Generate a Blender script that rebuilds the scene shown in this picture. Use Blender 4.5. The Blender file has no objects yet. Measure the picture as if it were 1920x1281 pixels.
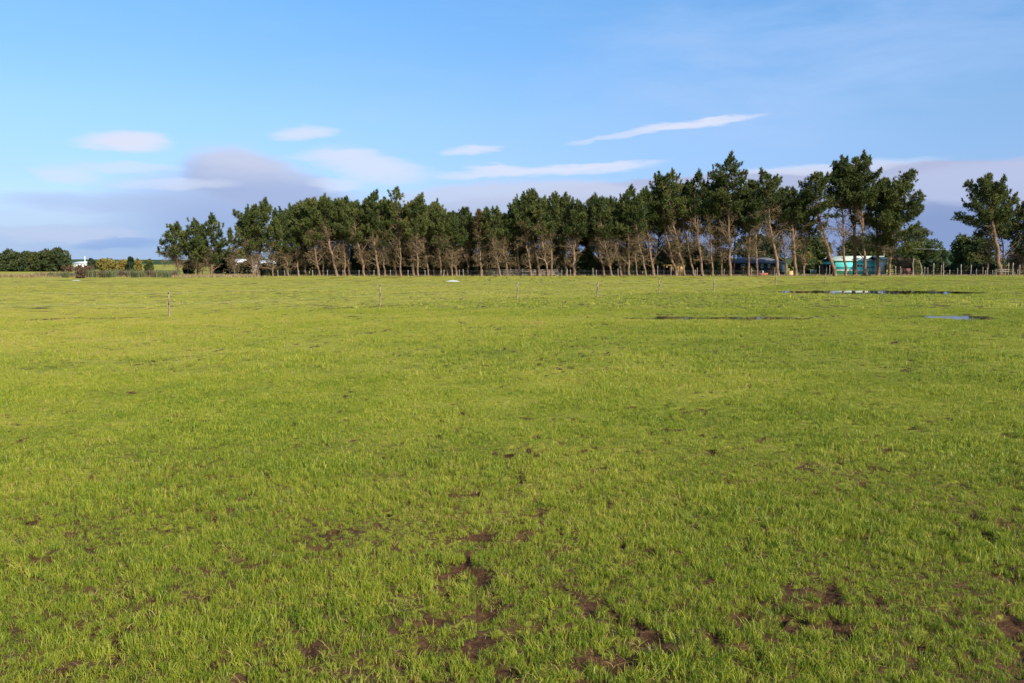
import bpy, math, random
import numpy as np
from mathutils import Vector

# ------------------------------------------------------------------ camera, light, sky
SC = bpy.context.scene
COL = SC.collection
random.seed(7)
RNG = np.random.default_rng(7)
F = 1550.0            # focal length in pixels of the 1920 px wide photograph
CAM_H = 2.3
HORIZON = 494.0
PITCH = math.atan((640.5 - HORIZON) / F)
cam_d = bpy.data.cameras.new('camera')
cam = bpy.data.objects.new('camera', cam_d)
COL.objects.link(cam)
cam.location = (0, 0, CAM_H)
cam.rotation_euler = (math.pi / 2 - PITCH, 0, 0)
cam_d.sensor_width = 36
cam_d.lens = 36 * F / 1920
cam_d.clip_start = 0.1
cam_d.clip_end = 20000
SC.camera = cam
SC.view_settings.view_transform = 'Standard'
SC.view_settings.look = 'None'
SC.view_settings.gamma = 1
SC.view_settings.exposure = 0.75
EXPO = 2 ** SC.view_settings.exposure
SKY_STRENGTH = 0.1

SUN_AZ, SUN_EL = math.radians(142), math.radians(33)   # azimuth clockwise from +Y: behind the camera, to the right
sun_d = bpy.data.lights.new('sun', 'SUN')
sun = bpy.data.objects.new('sun', sun_d)
COL.objects.link(sun)
sd = Vector((math.sin(SUN_AZ) * math.cos(SUN_EL), math.cos(SUN_AZ) * math.cos(SUN_EL), math.sin(SUN_EL)))
sun.rotation_euler = sd.to_track_quat('Z', 'Y').to_euler()
sun.location = (0, -20, 60)
sun_d.energy = 4.6
sun_d.angle = math.radians(0.53)
sun_d.color = (1.0, 0.93, 0.82)


def px_dir(px, py):
    """azimuth (clockwise from +Y) and elevation, in radians, of a pixel of the 1920x1281 photograph"""
    x = (px - 960) / F
    y = (640.5 - py) / F
    c, s = math.cos(PITCH), math.sin(PITCH)
    d = Vector((x, c + y * s, y * c - s)).normalized()
    return math.atan2(d.x, d.y), math.asin(d.z)


def lin(*rgb):
    return tuple(((v / 255) / 12.92 if v / 255 <= 0.04045 else ((v / 255 + 0.055) / 1.055) ** 2.4) for v in rgb)


class NT:
    """small helper to write node trees"""
    def __init__(self, tree):
        self.t = tree
        self.n = tree.nodes
        self.l = tree.links

    def new(self, typ, **kw):
        nd = self.n.new(typ)
        for k, v in kw.items():
            if k.startswith('i_'):
                nd.inputs[k[2:].replace('_', ' ')].default_value = v
            else:
                setattr(nd, k, v)
        return nd

    def put(self, sock, v):
        if hasattr(v, 'links'):
            self.l.new(v, sock)
        else:
            sock.default_value = v

    def math(self, op, a, b=0.0, c=0.0, clamp=False):
        nd = self.n.new('ShaderNodeMath')
        nd.operation = op
        nd.use_clamp = clamp
        self.put(nd.inputs[0], a)
        self.put(nd.inputs[1], b)
        self.put(nd.inputs[2], c)
        return nd.outputs[0]

    def mix(self, fac, a, b, mode='MIX'):
        nd = self.n.new('ShaderNodeMix')
        nd.data_type = 'RGBA'
        nd.blend_type = mode
        self.put(nd.inputs[0], fac)
        self.put(nd.inputs[6], a if hasattr(a, 'links') else (*a, 1))
        self.put(nd.inputs[7], b if hasattr(b, 'links') else (*b, 1))
        return nd.outputs[2]

    def smooth(self, v, lo, hi):
        nd = self.n.new('ShaderNodeMapRange')
        nd.interpolation_type = 'SMOOTHSTEP'
        self.put(nd.inputs[0], v)
        nd.inputs[1].default_value = lo
        nd.inputs[2].default_value = hi
        return nd.outputs[0]

    def noise(self, vec, scale, detail=3, rough=0.5, dist=0.0):
        nd = self.n.new('ShaderNodeTexNoise')
        if vec is not None:
            self.l.new(vec, nd.inputs['Vector'])
        nd.inputs['Scale'].default_value = scale
        nd.inputs['Detail'].default_value = detail
        nd.inputs['Roughness'].default_value = rough
        nd.inputs['Distortion'].default_value = dist
        return nd.outputs['Fac']

    def ramp(self, fac, stops, interp='LINEAR'):
        nd = self.n.new('ShaderNodeValToRGB')
        cr = nd.color_ramp
        cr.interpolation = interp
        while len(cr.elements) < len(stops):
            cr.elements.new(0.5)
        for e, (p, c) in zip(cr.elements, stops):
            e.position = p
            e.color = (*c, 1)
        self.put(nd.inputs[0], fac)
        return nd.outputs[0]


def build_world():
    w = bpy.data.worlds.new('World')
    SC.world = w
    w.use_nodes = True
    T = NT(w.node_tree)
    T.n.clear()
    out = T.new('ShaderNodeOutputWorld')
    bg = T.new('ShaderNodeBackground')
    bg.inputs['Strength'].default_value = SKY_STRENGTH
    T.l.new(bg.outputs[0], out.inputs[0])
    sky = T.new('ShaderNodeTexSky')
    sky.sky_type = 'NISHITA'
    sky.sun_disc = False
    sky.sun_elevation = SUN_EL
    sky.sun_rotation = SUN_AZ
    sky.air_density = 1.0
    sky.dust_density = 0.3
    sky.ozone_density = 1.5
    K = 1 / (SKY_STRENGTH * EXPO)
    tc = T.new('ShaderNodeTexCoord')
    sp = T.new('ShaderNodeSeparateXYZ')
    T.l.new(tc.outputs['Generated'], sp.inputs[0])
    x, y, z = sp.outputs
    az = T.math('ARCTAN2', x, y)
    el = T.math('ARCSINE', z)
    cb = T.new('ShaderNodeCombineXYZ')
    T.put(cb.inputs[0], az)
    T.put(cb.inputs[1], T.math('MULTIPLY', el, 4.5))
    vec = cb.outputs[0]
    # clean blue of the clear air: the physical sky's hue is kept, only its tint is trimmed with height
    tint = T.ramp(T.math('DIVIDE', el, 1.2, clamp=True),
                  [(0.0, (0.46, 0.54, 0.84)), (0.08, (0.50, 0.60, 0.88)), (0.14, (0.60, 0.74, 0.93)), (0.25, (0.57, 0.88, 1.12)), (1.0, (0.62, 0.86, 1.05))])
    clear = T.mix(1.0, sky.outputs[0], tint, 'MULTIPLY')
    n1 = T.noise(vec, 9.0, 5, 0.55)
    n2 = T.noise(vec, 26.0, 4, 0.55)
    jx = T.math('MULTIPLY_ADD', T.math('SUBTRACT', n1, 0.5), 0.065, az)
    jy = T.math('MULTIPLY_ADD', T.math('SUBTRACT', n2, 0.5), 0.011, el)
    jy = T.math('MULTIPLY_ADD', T.math('SUBTRACT', n1, 0.5), 0.016, jy)

    def lens(px, py, hw, hh, slope=0.0, lo=0.0, hi=0.55, flat=False):
        a0, e0 = px_dir(px, py)
        dx = T.math('SUBTRACT', jx, a0)
        dy = T.math('SUBTRACT', T.math('SUBTRACT', jy, e0), T.math('MULTIPLY', dx, slope))
        u = T.math('DIVIDE', dx, hw / F)
        v = T.math('DIVIDE', dy, hh / F)
        r = T.math('ADD', T.math('MULTIPLY', u, u), T.math('MULTIPLY', v, v))
        if flat:      # flat base: what hangs below the base counts double
            below = T.math('MINIMUM', v, 0.0)
            r = T.math('MULTIPLY_ADD', T.math('MULTIPLY', below, below), 2.5, r)
        return T.smooth(T.math('SUBTRACT', 1.0, r), lo, hi)

    def over(base, col, mask, opacity):
        return T.mix(T.math('MULTIPLY', mask, opacity), base, tuple(c * K for c in lin(*col)))

    def grad(base, top, bot, y_top, y_bot, mask, opacity):
        """cloud coloured from its bright top to its shaded base"""
        e1, e0 = px_dir(960, y_top)[1], px_dir(960, y_bot)[1]
        g = T.smooth(jy, e0, e1)
        c = T.mix(g, tuple(v * K for v in lin(*bot)), tuple(v * K for v in lin(*top)))
        return T.mix(T.math('MULTIPLY', mask, opacity), base, c)

    c = clear
    # thin high veil over the right half, streaked
    veil = T.noise(vec, 2.2, 6, 0.62, 0.6)
    veil2 = T.noise(vec, 5.0, 5, 0.6, 0.3)
    v = T.math('MULTIPLY', T.smooth(veil, 0.42, 0.72), T.smooth(veil2, 0.3, 0.75))
    c = over(c, (178, 212, 255), v, 0.30)
    vr = T.math('MULTIPLY', lens(1480, 120, 520, 190, 0.1, 0.0, 1.0), T.smooth(veil2, 0.2, 0.75))
    c = over(c, (176, 208, 255), vr, 0.6)
    # low bank right round the horizon
    e_lo, e_hi = px_dir(960, 440)[1], px_dir(960, 318)[1]
    bank_n = T.noise(vec, 3.2, 5, 0.5)
    top = T.math('MULTIPLY_ADD', T.math('SUBTRACT', bank_n, 0.5), -0.16, el)
    bank = T.math('SUBTRACT', 1.0, T.smooth(top, 0.045, 0.085))
    c = grad(c, (205, 220, 246), (160, 192, 234), 330, 490, bank, 0.6)
    # the long flat bank behind the tall pines, right half of the picture
    b2 = lens(1700, 470, 1050, 148, 0.0, 0.0, 0.10)
    c = grad(c, (180, 188, 221), (134, 156, 205), 345, 425, b2, 0.92)
    b3 = lens(1990, 335, 330, 44, 0.02, 0.0, 0.6)
    c = over(c, (188, 200, 234), b3, 0.8)
    b3 = lens(1010, 395, 330, 62, 0.0, 0.0, 0.45)
    c = grad(c, (202, 212, 238), (178, 196, 232), 350, 430, b3, 0.85)
    # the stacked lenticular on the left
    c = grad(c, (176, 196, 234), (150, 180, 228), 380, 480, lens(420, 455, 520, 62, 0.0, 0.0, 1.0), 0.6)
    c = grad(c, (184, 197, 231), (156, 180, 226), 310, 440, lens(490, 400, 300, 90, -0.07, 0.0, 1.0), 0.95)
    c = grad(c, (208, 216, 240), (166, 184, 224), 280, 345, lens(436, 322, 108, 54, 0.0, 0.0, 0.8), 0.95)
    c = grad(c, (208, 216, 240), (168, 186, 226), 300, 370, lens(505, 350, 160, 56, -0.14, 0.0, 0.8), 0.9)
    c = grad(c, (186, 200, 232), (172, 192, 232), 345, 400, lens(180, 378, 190, 22, 0.0, 0.0, 1.0), 0.55)
    c = over(c, (196, 222, 252), lens(50, 412, 130, 14, 0.0, 0.0, 1.0), 0.7)
    c = over(c, (196, 210, 240), lens(120, 440, 150, 18, -0.02, 0.0, 1.0), 0.7)
    c = over(c, (120, 164, 226), lens(230, 456, 90, 12, 0.05, 0.0, 0.9), 0.45)
    # small bright lenses
    for (px, py, hw, hh, sl, op) in ((236, 267, 76, 16, 0.0, 1.0), (572, 249, 56, 13, 0.10, 0.8), (880, 283, 52, 8, 0.04, 0.8),
                                     (1305, 232, 120, 7, 0.085, 0.95), (1180, 251, 110, 5, 0.14, 0.6), (690, 312, 105, 27, -0.16, 0.8),
                                     (620, 290, 90, 9, 0.08, 0.5), (930, 314, 60, 8, 0.0, 0.85), (1010, 322, 210, 9, 0.045, 0.9),
                                     (1130, 312, 110, 6, 0.05, 0.6), (130, 327, 58, 14, -0.05, 0.55), (230, 314, 80, 9, 0.0, 0.5),
                                     (330, 345, 100, 10, 0.03, 0.5), (640, 345, 60, 12, 0.0, 0.6), (1530, 316, 190, 10, 0.03, 0.65)):
        c = over(c, (222, 230, 252), lens(px, py, hw * 1.2, hh * 1.25, sl, 0.0, 1.0), op)
    T.l.new(c, bg.inputs['Color'])


build_world()


# ------------------------------------------------------------------ geometry helpers
def ground_pt(px, py):
    a, e = px_dir(px, py)
    d = CAM_H / math.tan(-e)
    return d * math.sin(a), d * math.cos(a)


def at(px, py, Y):
    """world x, z of a pixel on the plane at distance Y in front of the camera"""
    x = (px - 960) / F
    y = (640.5 - py) / F
    c, s = math.cos(PITCH), math.sin(PITCH)
    k = Y / (c + y * s)
    return x * k, CAM_H + (y * c - s) * k


def norm(v):
    return v / np.maximum(np.linalg.norm(v, axis=-1, keepdims=True), 1e-9)


class MB:
    def __init__(self):
        self.v, self.f, self.t, self.n = [], [], [], 0

    def add(self, v, f, tint=0.5):
        v = np.asarray(v, dtype=np.float32).reshape(-1, 3)
        f = np.asarray(f, dtype=np.int64).reshape(-1, 3)
        self.v.append(v)
        self.f.append(f + self.n)
        self.t.append(np.broadcast_to(np.asarray(tint, dtype=np.float32), (len(v),)).copy())
        self.n += len(v)

    def quad(self, pts, tint=0.5):
        self.add(pts, [(0, 1, 2), (0, 2, 3)], tint)

    def box(self, a, b, tint=0.5):
        x0, y0, z0 = a
        x1, y1, z1 = b
        v = [(x0, y0, z0), (x1, y0, z0), (x1, y1, z0), (x0, y1, z0), (x0, y0, z1), (x1, y0, z1), (x1, y1, z1), (x0, y1, z1)]
        q = [(0, 3, 2, 1), (4, 5, 6, 7), (0, 1, 5, 4), (1, 2, 6, 5), (2, 3, 7, 6), (3, 0, 4, 7)]
        self.add(v, [t for (a_, b_, c_, d_) in q for t in ((a_, b_, c_), (a_, c_, d_))], tint)

    def tube(self, path, rad, sides=6, tint=0.5, cap=True, rough=0.0):
        p = np.asarray(path, dtype=float)
        k = len(p)
        rad = np.broadcast_to(np.asarray(rad, dtype=float), (k,))
        tg = np.gradient(p, axis=0)
        tg = norm(tg)
        ref = np.array([0.31, 0.95, 0.05]) if abs(tg[0, 2]) > 0.7 else np.array([0.05, 0.02, 1.0])
        a = norm(np.cross(tg, ref))
        b = np.cross(tg, a)
        an = np.linspace(0, 2 * math.pi, sides, endpoint=False)
        r = rad[:, None] * (1 + (RNG.uniform(-rough, rough, (k, sides)) if rough else 0))
        ring = p[:, None, :] + r[..., None] * (np.cos(an)[None, :, None] * a[:, None, :] + np.sin(an)[None, :, None] * b[:, None, :])
        V = ring.reshape(-1, 3)
        i = np.arange(k - 1)[:, None] * sides
        j = np.arange(sides)[None, :]
        j2 = (j + 1) % sides
        A, B, C_, D = i + j, i + j2, i + sides + j2, i + sides + j
        fs = np.concatenate([np.stack([A, B, C_], -1).reshape(-1, 3), np.stack([A, C_, D], -1).reshape(-1, 3)])
        if cap:
            V = np.vstack([V, p[-1][None]])
            c = len(V) - 1
            o = (k - 1) * sides
            fs = np.vstack([fs, [(o + q, o + (q + 1) % sides, c) for q in range(sides)]])
        self.add(V, fs, tint)

    def build(self, name, mat, parent=None, smooth=False, loc=(0, 0, 0)):
        me = bpy.data.meshes.new(name)
        V = np.concatenate(self.v)
        Fc = np.concatenate(self.f)
        t = np.concatenate(self.t)
        me.vertices.add(len(V))
        me.vertices.foreach_set('co', V.astype(np.float32).ravel())
        me.loops.add(Fc.size)
        me.loops.foreach_set('vertex_index', Fc.astype(np.int32).ravel())
        me.polygons.add(len(Fc))
        me.polygons.foreach_set('loop_start', (np.arange(len(Fc)) * 3).astype(np.int32))
        me.polygons.foreach_set('loop_total', np.full(len(Fc), 3, np.int32))
        if smooth:
            me.polygons.foreach_set('use_smooth', np.ones(len(Fc), bool))
        at_ = me.attributes.new('tint', 'FLOAT', 'POINT')
        at_.data.foreach_set('value', t)
        me.update(calc_edges=True)
        if mat is not None:
            me.materials.append(mat)
        o = bpy.data.objects.new(name, me)
        COL.objects.link(o)
        o.location = loc
        if parent is not None:
            o.parent = parent
        return o


def thing(name, label, cat, loc=(0, 0, 0), rz=0.0, group=None):
    o = bpy.data.objects.new(name, None)
    COL.objects.link(o)
    o.location = loc
    o.rotation_euler = (0, 0, rz)
    o.empty_display_size = 0.3
    o['label'] = label
    o['category'] = cat
    if group:
        o['group'] = group
    return o


def tag(o, label, cat, group=None, kind=None):
    o['label'] = label
    if cat:
        o['category'] = cat
    if group:
        o['group'] = group
    if kind:
        o['kind'] = kind
    return o


# 2-D value noise shared by heights, wear and grass density
_tab = RNG.random((256, 256))


def vnoise(x, y, scale, seed=0):
    x = np.asarray(x, float) / scale + seed * 17.3
    y = np.asarray(y, float) / scale + seed * 9.7
    xi, yi = np.floor(x).astype(int), np.floor(y).astype(int)
    fx, fy = x - xi, y - yi
    fx, fy = fx * fx * (3 - 2 * fx), fy * fy * (3 - 2 * fy)
    g = lambda a, b: _tab[a & 255, b & 255]
    return (g(xi, yi) * (1 - fx) * (1 - fy) + g(xi + 1, yi) * fx * (1 - fy) + g(xi, yi + 1) * (1 - fx) * fy + g(xi + 1, yi + 1) * fx * fy)


def fbm(x, y, scale, seed=0, octv=3):
    s, a, t = 0.0, 1.0, 0.0
    for k in range(octv):
        s = s + a * vnoise(x, y, scale / 2 ** k, seed + k * 3)
        t += a
        a *= 0.5
    return s / t


def sstep(v, lo, hi):
    t = np.clip((v - lo) / (hi - lo), 0, 1)
    return t * t * (3 - 2 * t)


# electric fence that crosses the pasture: pixel of each post's foot and top
E_POSTS = [(318, 594, 546), (713.5, 573, 533), (970, 560, 528), (1120, 557.5, 528), (1236, 549.5, 521), (1338, 547.5, 521),
           (1454, 535, 512), (1547, 530, 513), (1625, 526.5, 507), (1690, 521, 503)]
E_XY = [ground_pt(a, b) for a, b, c in E_POSTS]
_ex = np.array([-400, -60] + [p[0] for p in E_XY] + [200])
_ey = np.array([22, 27.0] + [p[1] for p in E_XY] + [300])


def fence_side(x, y):
    """metres beyond the electric fence (+) or on the near side of it (-)"""
    return y - np.interp(x, _ex, _ey)


PUDDLES = []   # cx, cy, half width, half depth, basin depth, water level
for (px, py, hw, y0, y1, dep, lvl) in ((1645, 547.3, 225, 543.6, 551.6, 0.075, -0.030), (1360, 595, 270, 589.5, 600.5, 0.058, -0.037),
                                       (1800, 594.5, 150, 590, 599, 0.060, -0.034), (1775, 593.5, 50, 590.5, 597.5, 0.035, -0.034), (665, 592.5, 42, 590, 595, 0.06, -0.032)):
    cx, cy = ground_pt(px, py)
    ya, yb = ground_pt(px, y1)[1], ground_pt(px, y0)[1]
    PUDDLES.append((cx, cy, hw / F * cy, (yb - ya) / 2, dep, lvl))


def basin(x, y):
    g = np.zeros(np.shape(x))
    rag = 0.6 * (fbm(x, y, 1.5, 51, 3) - 0.5)
    for (cx, cy, a, b, dep, lvl) in PUDDLES:
        r2 = np.maximum(((x - cx) / a) ** 2 + ((y - cy) / b) ** 2 + rag * (1.0 if dep > 0.07 else 4.0), 0)
        g = g + dep * np.exp(-1.3 * r2 ** 1.3)
    return g


def mud(x, y):
    """0 grass ... 1 bare trodden soil: many small hoof pocks, thickening here and there"""
    cl = fbm(x, y, 1.5, 1, 3)
    d = np.hypot(x, y)
    side = sstep(x / np.maximum(y, 1.0), -0.9, 0.7)
    rag = vnoise(x, y, 0.05, 71) - 0.5
    pock = 0.66 * vnoise(x, y, 0.105, 4) + 0.34 * vnoise(x, y, 0.27, 6) + 0.16 * (cl - 0.5) + 0.12 * rag
    thr = 0.708 - 0.040 * side - 0.022 * sstep(-d, -8.5, -4) + 0.022 * sstep(d, 9, 30)
    m = sstep(pock, thr, thr + 0.05)
    fleck = 0.7 * vnoise(x, y, 0.085, 8) + 0.3 * vnoise(x, y, 0.21, 9) + 0.10 * (fbm(x, y, 2.3, 11, 2) - 0.5)
    tf = 0.765 - 0.035 * side - 0.015 * sstep(-d, -9, -4)
    m = np.maximum(m, sstep(fleck, tf, tf + 0.04))
    fs = np.abs(fence_side(x, y) + 0.5)
    tr = sstep(-fs, -1.5, -0.2) * sstep(fbm(x, y, 5.0, 9, 2), 0.5, 0.66)
    return np.maximum(m, tr * 0.6)


def dry_and_sunlit(x, y):
    """0 fresh green ... 1 yellowish, from grazing and from sunlight painted in on the left"""
    s = fence_side(x, y)
    far = sstep(s, -0.8, 0.8)
    left = sstep(-x / np.maximum(y, 2), -0.5, 0.7)  # yellower to the left: brightening opposite the sun put into the colour
    n = fbm(x, y, 9, 12, 3)
    n2 = fbm(x, y, 2.2, 15, 3)
    near = 0.06 + 0.22 * left + 0.30 * sstep(y, 8, 28) * (0.5 + 0.5 * left)
    v = near * (1 - far) + far * (0.50 + 0.20 * left)
    n3 = fbm(x, y, 0.6, 18, 2)
    return np.clip(v + 0.45 * (n - 0.5) + 0.6 * (n2 - 0.5) + 0.4 * (n3 - 0.5), 0, 1)


def gz(x, y):
    b = basin(x, y)
    d = np.hypot(x, y)
    calm = 1 - sstep(b, 0.0, 0.02) * 0.75
    h = 0.05 * (fbm(x, y, 7, 20, 2) - 0.5) * calm
    nr = sstep(-d, -30, -12)
    h = h + nr * (0.05 * (fbm(x, y, 0.5, 22, 3) - 0.5) + 0.10 * mud(x, y) * (fbm(x, y, 0.16, 25, 2) - 0.98))
    return h - b


# ------------------------------------------------------------------ materials
def mat_new(name):
    m = bpy.data.materials.new(name)
    m.use_nodes = True
    T = NT(m.node_tree)
    T.n.clear()
    out = T.new('ShaderNodeOutputMaterial')
    return m, T, out


def principled(T, out, col, rough=0.8, spec=0.3, bump=None, bstr=0.3, bdist=0.02):
    b = T.new('ShaderNodeBsdfPrincipled')
    T.put(b.inputs['Base Color'], col if hasattr(col, 'links') else (*col, 1))
    T.put(b.inputs['Roughness'], rough)
    b.inputs['Specular IOR Level'].default_value = spec
    if bump is not None:
        bn = T.new('ShaderNodeBump')
        bn.inputs['Strength'].default_value = bstr
        bn.inputs['Distance'].default_value = bdist
        T.l.new(bump, bn.inputs['Height'])
        T.l.new(bn.outputs[0], b.inputs['Normal'])
    T.l.new(b.outputs[0], out.inputs[0])
    return b


def simple(name, col, rough=0.8, var=0.25, scale=3.0, spec=0.3, bump=0.3):
    m, T, out = mat_new(name)
    tc = T.new('ShaderNodeTexCoord').outputs['Object']
    n = T.noise(tc, scale, 5, 0.6)
    n2 = T.noise(tc, scale * 7, 3, 0.6)
    k = T.math('MULTIPLY_ADD', T.math('SUBTRACT', n, 0.5), 2 * var, 1.0)
    k = T.math('MULTIPLY_ADD', T.math('SUBTRACT', n2, 0.5), var, k)
    vm = T.new('ShaderNodeVectorMath', operation='SCALE')
    vm.inputs[0].default_value = col
    T.put(vm.inputs['Scale'], k)
    principled(T, out, vm.outputs[0], rough, spec, n2, bump)
    return m


def leafy(name, stops, trans=0.25, rough=0.6, pos_noise=0.35, pscale=0.35, spec=0.25, instanced=False):
    """foliage: colour from the tint attribute of each leaf plus slow drift through the plant"""
    m, T, out = mat_new(name)
    a = T.new('ShaderNodeAttribute', attribute_name='tint').outputs['Fac']
    g = T.new('ShaderNodeNewGeometry').outputs['Position']
    n = T.noise(g, pscale, 3, 0.55)
    f = T.math('MULTIPLY_ADD', T.math('SUBTRACT', n, 0.5), pos_noise, a, clamp=True)
    col = T.ramp(f, stops)
    b = T.new('ShaderNodeBsdfPrincipled')
    T.l.new(col, b.inputs['Base Color'])
    b.inputs['Roughness'].default_value = rough
    b.inputs['Specular IOR Level'].default_value = spec
    tr = T.new('ShaderNodeBsdfTranslucent')
    T.l.new(col, tr.inputs[0])
    mx = T.new('ShaderNodeMixShader')
    mx.inputs[0].default_value = trans
    T.l.new(b.outputs[0], mx.inputs[1])
    T.l.new(tr.outputs[0], mx.inputs[2])
    T.l.new(mx.outputs[0], out.inputs[0])
    return m


M = {}
M['needles'] = leafy('pine_needles', [(0.0, (0.020, 0.036, 0.010)), (0.35, (0.052, 0.070, 0.016)), (0.65, (0.105, 0.118, 0.025)),
                                      (0.86, (0.145, 0.150, 0.038)), (1.0, (0.20, 0.13, 0.05))], 0.12)
M['rust_needles'] = leafy('browned_needles', [(0.0, (0.05, 0.05, 0.02)), (0.4, (0.12, 0.085, 0.035)), (1.0, (0.24, 0.13, 0.06))], 0.15)
M['dead'] = leafy('dry_twigs', [(0.0, (0.065, 0.060, 0.024)), (0.35, (0.13, 0.10, 0.042)), (0.7, (0.20, 0.135, 0.07)), (1.0, (0.29, 0.19, 0.11))], 0.05, 0.8)
M['broad'] = leafy('broad_leaves', [(0.0, (0.035, 0.055, 0.015)), (0.5, (0.085, 0.115, 0.03)), (1.0, (0.16, 0.17, 0.04))], 0.25)
M['hedge_leaf'] = leafy('old_hedge_leaves', [(0.0, (0.022, 0.036, 0.012)), (0.5, (0.055, 0.072, 0.022)), (1.0, (0.12, 0.12, 0.035))], 0.15)
M['yellow_leaf'] = leafy('yellowing_leaves', [(0.0, (0.15, 0.135, 0.035)), (0.5, (0.28, 0.225, 0.05)), (1.0, (0.37, 0.28, 0.07))], 0.25)
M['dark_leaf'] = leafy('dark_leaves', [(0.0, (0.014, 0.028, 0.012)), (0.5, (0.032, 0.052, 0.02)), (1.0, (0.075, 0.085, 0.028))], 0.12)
M['brown_twig'] = leafy('bare_brown_twigs', [(0.0, (0.05, 0.032, 0.02)), (0.5, (0.12, 0.075, 0.045)), (1.0, (0.20, 0.13, 0.075))], 0.05)
M['dead_leaf'] = leafy('dull_olive_leaves', [(0.0, (0.05, 0.05, 0.02)), (0.5, (0.12, 0.105, 0.042)), (1.0, (0.20, 0.15, 0.07))], 0.1)
M['flax'] = leafy('flax_blades', [(0.0, (0.07, 0.09, 0.04)), (0.5, (0.13, 0.15, 0.065)), (1.0, (0.24, 0.19, 0.10))], 0.2)
M['straw'] = leafy('dry_grass', [(0.0, (0.15, 0.12, 0.06)), (0.5, (0.32, 0.22, 0.11)), (1.0, (0.46, 0.33, 0.18))], 0.2)


def bark_mat(name, c1, c2, c3):
    m, T, out = mat_new(name)
    tc = T.new('ShaderNodeTexCoord').outputs['Object']
    mp = T.new('ShaderNodeMapping')
    mp.inputs['Scale'].default_value = (1, 1, 0.25)
    T.l.new(tc, mp.inputs[0])
    n = T.noise(mp.outputs[0], 9, 5, 0.65)
    n2 = T.noise(tc, 1.1, 3, 0.6)
    col = T.ramp(T.math('MULTIPLY_ADD', T.math('SUBTRACT', n2, 0.5), 0.6, n, clamp=True), [(0.25, c1), (0.5, c2), (0.75, c3)])
    principled(T, out, col, 0.9, 0.15, n, 0.8, 0.05)
    return m


M['bark'] = bark_mat('pine_bark', (0.060, 0.035, 0.022), (0.185, 0.112, 0.068), (0.32, 0.215, 0.135))
M['bark_grey'] = bark_mat('weathered_branch', (0.07, 0.045, 0.028), (0.165, 0.108, 0.066), (0.29, 0.205, 0.13))
M['post'] = bark_mat('weathered_post', (0.11, 0.09, 0.068), (0.23, 0.19, 0.145), (0.37, 0.32, 0.25))
M['post_brown'] = bark_mat('brown_post', (0.11, 0.08, 0.055), (0.27, 0.20, 0.135), (0.40, 0.31, 0.21))
M['wire'] = simple('galvanised_wire', (0.45, 0.46, 0.47), 0.4, 0.1, spec=0.6)
M['insulator'] = simple('black_plastic', (0.015, 0.014, 0.013), 0.45)
M['white_wall'] = simple('white_wall', (0.72, 0.71, 0.68), 0.8, 0.06)
M['white_paint'] = simple('white_paint', (0.80, 0.80, 0.78), 0.5, 0.08)
M['pale_roof'] = simple('pale_roof', (0.52, 0.54, 0.55), 0.6, 0.1)
M['slate_wall'] = simple('dark_slate_cladding', (0.030, 0.033, 0.036), 0.7, 0.15)
M['grey_roof'] = simple('grey_roof', (0.13, 0.12, 0.125), 0.6, 0.12)
M['glass'] = simple('window_glass', (0.03, 0.04, 0.05), 0.08, 0.1, spec=0.6, bump=0.0)
M['turquoise'] = simple('turquoise_paint', (0.13, 0.68, 0.64), 0.6, 0.08)
M['barn_roof'] = simple('cream_green_roof', (0.50, 0.55, 0.43), 0.7, 0.12)
M['cream'] = simple('cream_boards', (0.66, 0.64, 0.55), 0.75, 0.08)
M['pine_board'] = simple('new_pine_boards', (0.70, 0.47, 0.20), 0.7, 0.12)
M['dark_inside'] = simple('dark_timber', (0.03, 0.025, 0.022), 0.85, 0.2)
M['rust'] = simple('rust_red_steel', (0.26, 0.085, 0.05), 0.75, 0.2)
M['old_red'] = simple('faded_dark_red', (0.13, 0.045, 0.035), 0.8, 0.2)
M['concrete'] = simple('pale_concrete', (0.42, 0.42, 0.42), 0.85, 0.1)


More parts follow.
